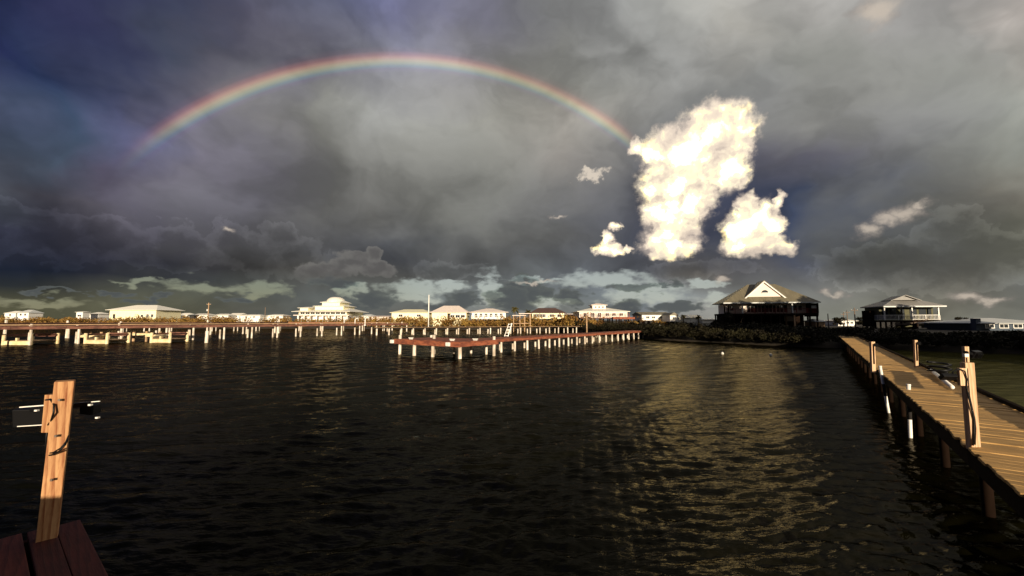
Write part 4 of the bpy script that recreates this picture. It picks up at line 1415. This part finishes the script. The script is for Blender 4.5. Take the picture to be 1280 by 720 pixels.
MB().box(-1.1, 1.1, -0.4, 0.4, 0.72, 0.80).build('table_top', M['white'], tb)
for s in (-1, 1):
    MB().box(-1.1, 1.1, s * 0.75 - 0.14, s * 0.75 + 0.14, 0.42, 0.48).build('bench', M['white'], tb)
    MB().beam((s * 0.8, -0.75, 0), (s * 0.8, 0.2, 0.74), 0.08, 0.08).build('leg', M['white'], tb)
    MB().beam((s * 0.86, 0.75, 0), (s * 0.86, -0.2, 0.74), 0.08, 0.08).build('leg', M['white'], tb)
house('little shed with pale curved roof beside pediment house', 1018, 1030, 96, 410, 402, 398.2, M['tan'], M['bluewhite'], d=3.5, frac=0.4, over=0.2, name='shed')

# ------------------------------------------------------------------ the smaller stilt house
dT = 86.0
sT = dT / FPX
cT = 1139.0
zT = lambda y: zrow(y, dT) - gQ
xT = lambda px: (px - cT) * sT
hT = thing('stilt_house', 'grey roofed stilt house with pale porch railing beyond the walkway', 'house', ((cT - 640) * sT, dT, gQ), R(-16))
hT.scale = (0.80, 0.9, 1.05)
zf, ze = zT(400.6), zT(385.0)
MB().box(xT(1104), xT(1174), 2.2, 8.4, zf, ze).build('wall', M['olive'], hT)
MB().box(xT(1103), xT(1176.5), -0.1, 8.6, zf - 0.45, zf - 0.02).build('floor_deck', M['darkwood'], hT)
hip_roof(MB(), xT(1100), xT(1180), -0.8, 9.2, ze, zT(371.5) - ze, 0.10, 0.2).build('roof', M['greyroof'], hT)
MB().box(xT(1100.5), xT(1179.5), -0.86, -0.78, ze - 0.05, ze + 0.2).build('fascia', M['bluewhite'], hT)
gb = MB()
gb.v = [(xT(1119), 1.2, zT(376.5)), (xT(1152), 1.2, zT(376.5)), (xT(1135.5), 1.2, zT(371)), (xT(1119), 6, zT(376.5)), (xT(1152), 6, zT(376.5)), (xT(1135.5), 6, zT(371))]
gb.f = [(0, 1, 2), (5, 4, 3), (0, 3, 4, 1), (1, 4, 5, 2), (2, 5, 3, 0)]
gt = gb.build('gablet', M['greyroof'], hT)
for e_ in (1116, 1155):
    MB().beam((xT(e_), 1.0, zT(377.2)), (xT(1135.5), 1.0, zT(370.6)), 0.6, 0.12).build('barge_board', M['greyroof'], gt)
for px in (1104.5, 1140, 1173):
    MB().cbox((xT(px), 0.2, (zf + ze) / 2), (0.24, 0.24, ze - zf)).build('column', M['white'], hT)
for px, ww in ((1111.5, 1.3), (1122.5, 1.3), (1134.5, 0.9), (1148.5, 1.5), (1160.5, 1.5), (1169, 0.8)):
    MB().box(xT(px) - ww / 2, xT(px) + ww / 2, 2.14, 2.21, zf + 0.2, ze - 0.3).build('glass_door', M['glass'], hT)
    MB().box(xT(px) + ww / 2, xT(px) + ww / 2 + 0.1, 2.1, 2.2, zf + 0.05, ze - 0.1).build('door_frame', M['olive'], hT)
railing(hT, xT(1104.5), xT(1173.5), 0.05, zf, 1.0, M['white'], 3.0)
railing(hT, 0.2, 8.3, xT(1103.6), zf, 1.0, M['white'], 3.0, axis='y')
for px in (1105, 1112, 1140, 1158, 1175):
    for yy in (0.1, 4.4, 8.3):
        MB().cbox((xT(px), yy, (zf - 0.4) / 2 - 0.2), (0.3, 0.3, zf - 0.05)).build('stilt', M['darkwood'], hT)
MB().beam((xT(1110), 0.0, 1.0), (xT(1139), 0.0, zf - 0.6), 0.14, 0.14).build('brace', M['pole'], hT)
MB().beam((xT(1139), 0.05, 1.0), (xT(1112), 0.05, zf - 0.6), 0.14, 0.14).build('brace', M['pole'], hT)
MB().beam((xT(1141), 0.05, zf - 0.6), (xT(1160), 0.05, 2.4), 0.14, 0.14).build('brace', M['pole'], hT)
MB().box(xT(1141), xT(1165), 7, 7.2, 0, zf - 0.5).build('underfloor_screen', M['olive'], hT)
MB().box(xT(1097), xT(1102.6), 4, 7.6, zf - 1.4, ze - 0.6).build('side_stair', M['darkwood'], hT)
for px in (1098, 1102):
    MB().cbox((xT(px), 4.3, (zf - 1.4) / 2 - 0.1), (0.26, 0.26, zf - 1.2)).build('stilt', M['darkwood'], hT)

house('low tan bungalow behind the grey roofed stilt house', 1178, 1190, 96, 408, 405.5, 403.6, M['olive'], M['tan'], d=6, rtype='gable')
dV = 74
hV = house('blue house with pale hip roof on the canal bank', 1222, 1310, dV, 411, 404.2, 397, M['blue'], M['bluewhite'], d=10, frac=0.25, over=0.8, wins=tuple((0.14 + 0.2 * k, 1.5, 0.2, 0.8) for k in range(4)), lower=M['blue'])
MB().cbox(((1219 - 1266) * dV / FPX, 0.2, 1.2), (0.9, 0.9, 2.5)).build('corner_tower', M['blue'], hV)
house('far white cottage with dark windows behind the power poles', 1046, 1068, 130, 406, 401.2, 398.6, M['white'], M['whiteroof'], d=6, frac=0.6, wins=((0.55, 0.9, 0.3, 0.75), (0.78, 0.9, 0.3, 0.75)))

# ------------------------------------------------------------------ poles
def util_pole(label, px, ytop, ybase, depth, r=0.13, arm=True, mat=None, name='utility_pole', lamp=False, cat='pole'):
    x = (px - 640) / FPX * depth
    z0 = max(zrow(ybase, depth), 0.3)
    z1 = zrow(ytop, depth)
    o = thing(name, label, cat, (x, depth, z0))
    mt = mat or M['pole']
    MB().tube([(0, 0, -0.6), (0, 0, z1 - z0)], [r, r * 0.75], 8).build('shaft', mt, o, smooth=True)
    if arm:
        MB().box(-0.9, 0.9, -0.06, 0.06, z1 - z0 - 0.7, z1 - z0 - 0.55).build('crossarm', mt, o)
        for s in (-0.8, 0.0, 0.8):
            MB().tube([(s, 0, z1 - z0 - 0.55), (s, 0, z1 - z0 - 0.38)], 0.05, 6).build('insulator', M['bluewhite'], o)
    if lamp:
        MB().cbox((-0.35, 0, (z1 - z0) * 0.55), (0.6, 0.5, 0.8)).build('transformer', M['bluewhite'], o)
    return o


util_pole('pale pole with short arm and box among the distant bungalows', 261, 378.5, 399, 170, 0.22, True, M['tan'], lamp=True)
util_pole('bare dark pole beside the tiered mansion', 332, 384, 398, 175, 0.18, False)
util_pole('tall thin white mast behind the thin boardwalk', 536, 368.5, 407, 100, 0.13, False, M['white'], 'mast', cat='mast')
util_pole('slim dark pole standing next to the curved-roof shed', 1034, 392, 410, 92, 0.12, False)
util_pole('thinnest dark power pole, farthest back by the far cottage', 1053.5, 390.5, 406, 130, 0.14, True)
util_pole('dark power pole in front of the far white cottage', 1058, 388, 406, 118, 0.14, True)
util_pole('tallest dark power pole with crossarm beside the far cottage', 1067.5, 384.8, 410, 105, 0.15, True)
util_pole('slanting white stake where the red pier meets the bank', 826, 405.5, 418, 66, 0.1, False, M['pvc'], 'stake', cat='stake').rotation_euler = (0, R(-10), 0)
util_pole('brown mooring post rising in front of the cupola house', 733, 394, 414, 84, 0.16, False, M['tan'], 'tall_post', cat='post')

# curved white davits on the long boardwalk
for px, top, lab in ((431, 396, 'tall curved white boat davit closest to the tiered mansion'), (444.5, 398, 'short white boat davit between two taller curved ones'), (457, 397, 'curved white boat davit closest to the pale yellow house')):
    dd = 76
    x = (px - 640) / FPX * dd
    o = thing('boat_davit', lab, 'davit', (x, dd, 2.1))
    h = zrow(top, dd) - 2.1
    MB().tube([(0, 0, -0.4), (0, 0, h * 0.6), (0.06, 0, h * 0.85), (0.3, 0, h), (0.6, 0, h * 1.0)], [0.1, 0.09, 0.085, 0.08, 0.07], 8).build('arm', M['white'], o, smooth=True)
    MB().cbox((0, 0, -0.3), (0.34, 0.34, 0.12)).build('foot_plate', M['white'], o)
    MB().tube([(0.58, 0, h), (0.58, 0, h - 0.5)], 0.03, 6).build('cable', M['pvc'], o)

# boathouse frames of white timber near the palms
for px0, px1, y0, y1, dd, lab in ((642, 656, 396, 408, 96, 'open pale timber boat lift frame below the palms'), (650, 663, 393.5, 405, 104, 'taller open pale boat lift frame behind the first one')):
    x0_, x1_ = (px0 - 640) / FPX * dd, (px1 - 640) / FPX * dd
    o = thing('boat_lift', lab, 'boat lift', ((x0_ + x1_) / 2, dd, 0))
    hw_ = (x1_ - x0_) / 2
    zt = zrow(y0, dd)
    for sx in (-1, 1):
        for yy in (0, 3.5):
            MB().box(sx * hw_ - 0.07, sx * hw_ + 0.07, yy - 0.07, yy + 0.07, -1.0, zt + 0.2).build('post', M['tan'], o)
        MB().box(sx * hw_ - 0.08, sx * hw_ + 0.08, -0.2, 3.7, zt + 0.205, zt + 0.3).build('top_beam', M['tan'], o)
    for yy in (0, 3.5):
        MB().box(-hw_ - 0.3, hw_ + 0.3, yy - 0.06, yy + 0.06, zt + 0.305, zt + 0.4).build('cross_beam', M['pinkish'], o)
    MB().box(-hw_ - 0.02, hw_ + 0.02, -0.18, -0.115, 1.9, 2.05).build('brace', M['tan'], o)


# ------------------------------------------------------------------ trees
def palm(label, px, ytop, depth, h_scale=1.0, seed=1, group=None):
    rnd = random.Random(seed)
    x = (px - 640) / FPX * depth
    z1 = zrow(ytop, depth)
    o = thing('palm_tree', label, 'palm tree', (x, depth, GZ - 0.2), 0, group)
    h = z1 - GZ - 0.6
    MB().tube([(0, 0, -0.3), (0.1, 0, h * 0.5), (0.05, 0.05, h)], [0.24, 0.18, 0.16], 8).build('trunk', M['bark'], o, smooth=True)
    for k in range(26):
        a_ = k * 2.4 + rnd.random() * 0.5
        el = rnd.uniform(-0.5, 1.2)
        ln = rnd.uniform(1.2, 1.9) * h_scale
        b = MB()
        prev = None
        d = Vector((math.cos(a_), math.sin(a_), 0))
        side = Vector((-d.y, d.x, 0))
        for j in range(7):
            t_ = j / 6
            p = Vector((0.05, 0.05, h)) + d * (ln * t_ * math.cos(el) * (1 - 0.15 * t_)) + Vector((0, 0, ln * (math.sin(el) * t_ - 0.55 * t_ * t_)))
            wd = 0.30 * math.sin(math.pi * min(1, t_ * 0.85 + 0.12)) * h_scale
            cur = (p - side * wd - Vector((0, 0, wd * 0.6)), p, p + side * wd - Vector((0, 0, wd * 0.6)))
            if prev:
                if j % 2 or True:
                    b.poly([prev[0], prev[1], cur[1], cur[0]])
                    b.poly([prev[1], prev[2], cur[2], cur[1]])
            prev = cur
        b.build('frond', M['palm_leaf'], o)
    return o


palm('taller palm tree beside the wide pink roofed house', 643.5, 383, 126, 1.15, 3)
palm('shorter palm tree beside the dark roofed house', 660, 386.5, 124, 1.15, 4)
palm('small palm beside the narrow white gable house', 853, 391.5, 116, 0.7, 5)
palm('small palm behind the white shed with slanted roof', 872, 391.8, 114, 0.7, 6)


def tree(label, loc, h, rx, rz_, leaves, size, seed, mat, name='tree', group=None, clumps=14):
    rnd = random.Random(seed)
    o = thing(name, label, 'tree', loc, 0, group)
    tr = MB()
    tr.tube([(0, 0, -0.3), (0.1, 0, h * 0.35), (0.05, 0.1, h * 0.75)], [h * 0.03 + 0.05, h * 0.022 + 0.03, h * 0.008 + 0.02], 8)
    cs, rr = [], []
    for k in range(clumps):
        a_ = rnd.random() * 6.283
        q = rx * 0.75 * rnd.random() ** 0.6
        z = h - rz_ * (0.25 + 1.5 * rnd.random())
        f = 0.28 + 0.3 * rnd.random()
        c = (math.cos(a_) * q, math.sin(a_) * q, z)
        cs.append(c)
        rr.append((rx * f, rx * f, rz_ * f))
        if k % 2 == 0:
            tr.tube([(0.05, 0.05, h * 0.4 + 0.02 * k), (c[0] * 0.6, c[1] * 0.6, (h * 0.45 + c[2]) / 2), c], [h * 0.011 + 0.01, h * 0.007 + 0.01, 0.01], 5)
    tr.build('trunk', M['bark'], o, smooth=True)
    leaf_cloud('crown', cs, rr, leaves, size, mat, seed, parent=o)
    return o


g_ = lambda px, depth: ((px - 640) / FPX * depth, depth, GZ - 0.1)
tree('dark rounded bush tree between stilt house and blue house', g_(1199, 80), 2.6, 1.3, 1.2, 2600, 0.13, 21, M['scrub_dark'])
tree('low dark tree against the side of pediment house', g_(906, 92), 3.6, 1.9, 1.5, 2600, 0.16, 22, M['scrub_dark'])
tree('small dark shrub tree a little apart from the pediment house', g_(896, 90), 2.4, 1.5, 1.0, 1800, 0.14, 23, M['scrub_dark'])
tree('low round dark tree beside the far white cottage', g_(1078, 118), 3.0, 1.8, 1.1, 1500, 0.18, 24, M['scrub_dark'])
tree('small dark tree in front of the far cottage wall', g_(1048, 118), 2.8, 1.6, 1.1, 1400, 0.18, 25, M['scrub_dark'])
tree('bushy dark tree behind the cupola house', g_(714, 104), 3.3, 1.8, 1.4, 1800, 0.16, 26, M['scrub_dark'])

# unseen evergreens added beside the view to shade the right bank and its houses
proto = []
SHADE_ROW = ((41, 0, 14.0), (45, 5, 14.0), (49, 9.6, 14.0), (53, 14.4, 13.5), (57, 19, 13.0), (61, 24, 12.5), (65, 29, 12.0), (61, 38, 14.3), (67, 42, 14.2), (73, 46, 14.0), (79, 51, 13.6), (86, 56, 9.0))
for i, (u, v_, hgt) in enumerate(SHADE_ROW):
    if i < 2:
        proto.append(tree('tall dense evergreen added out of view to shade the right bank', (u, v_, GZ - 0.2), 14.0, 4.3, 6.4, 9000, 0.62, 30 + i, M['tree_leaf'], 'shade_evergreen', 'added evergreens shading the right bank', 46))
        proto[-1].scale = (1, 1, hgt / 14.0)
    else:
        src = proto[i % 2]
        c_ = src.copy()
        COL.objects.link(c_)
        c_.location = (u, v_, GZ - 0.2)
        c_.rotation_euler = (0, 0, i * 1.3)
        c_.scale = (1, 1, hgt / 14.0)
        for ch in src.children:
            k_ = ch.copy()
            COL.objects.link(k_)
            k_.parent = c_
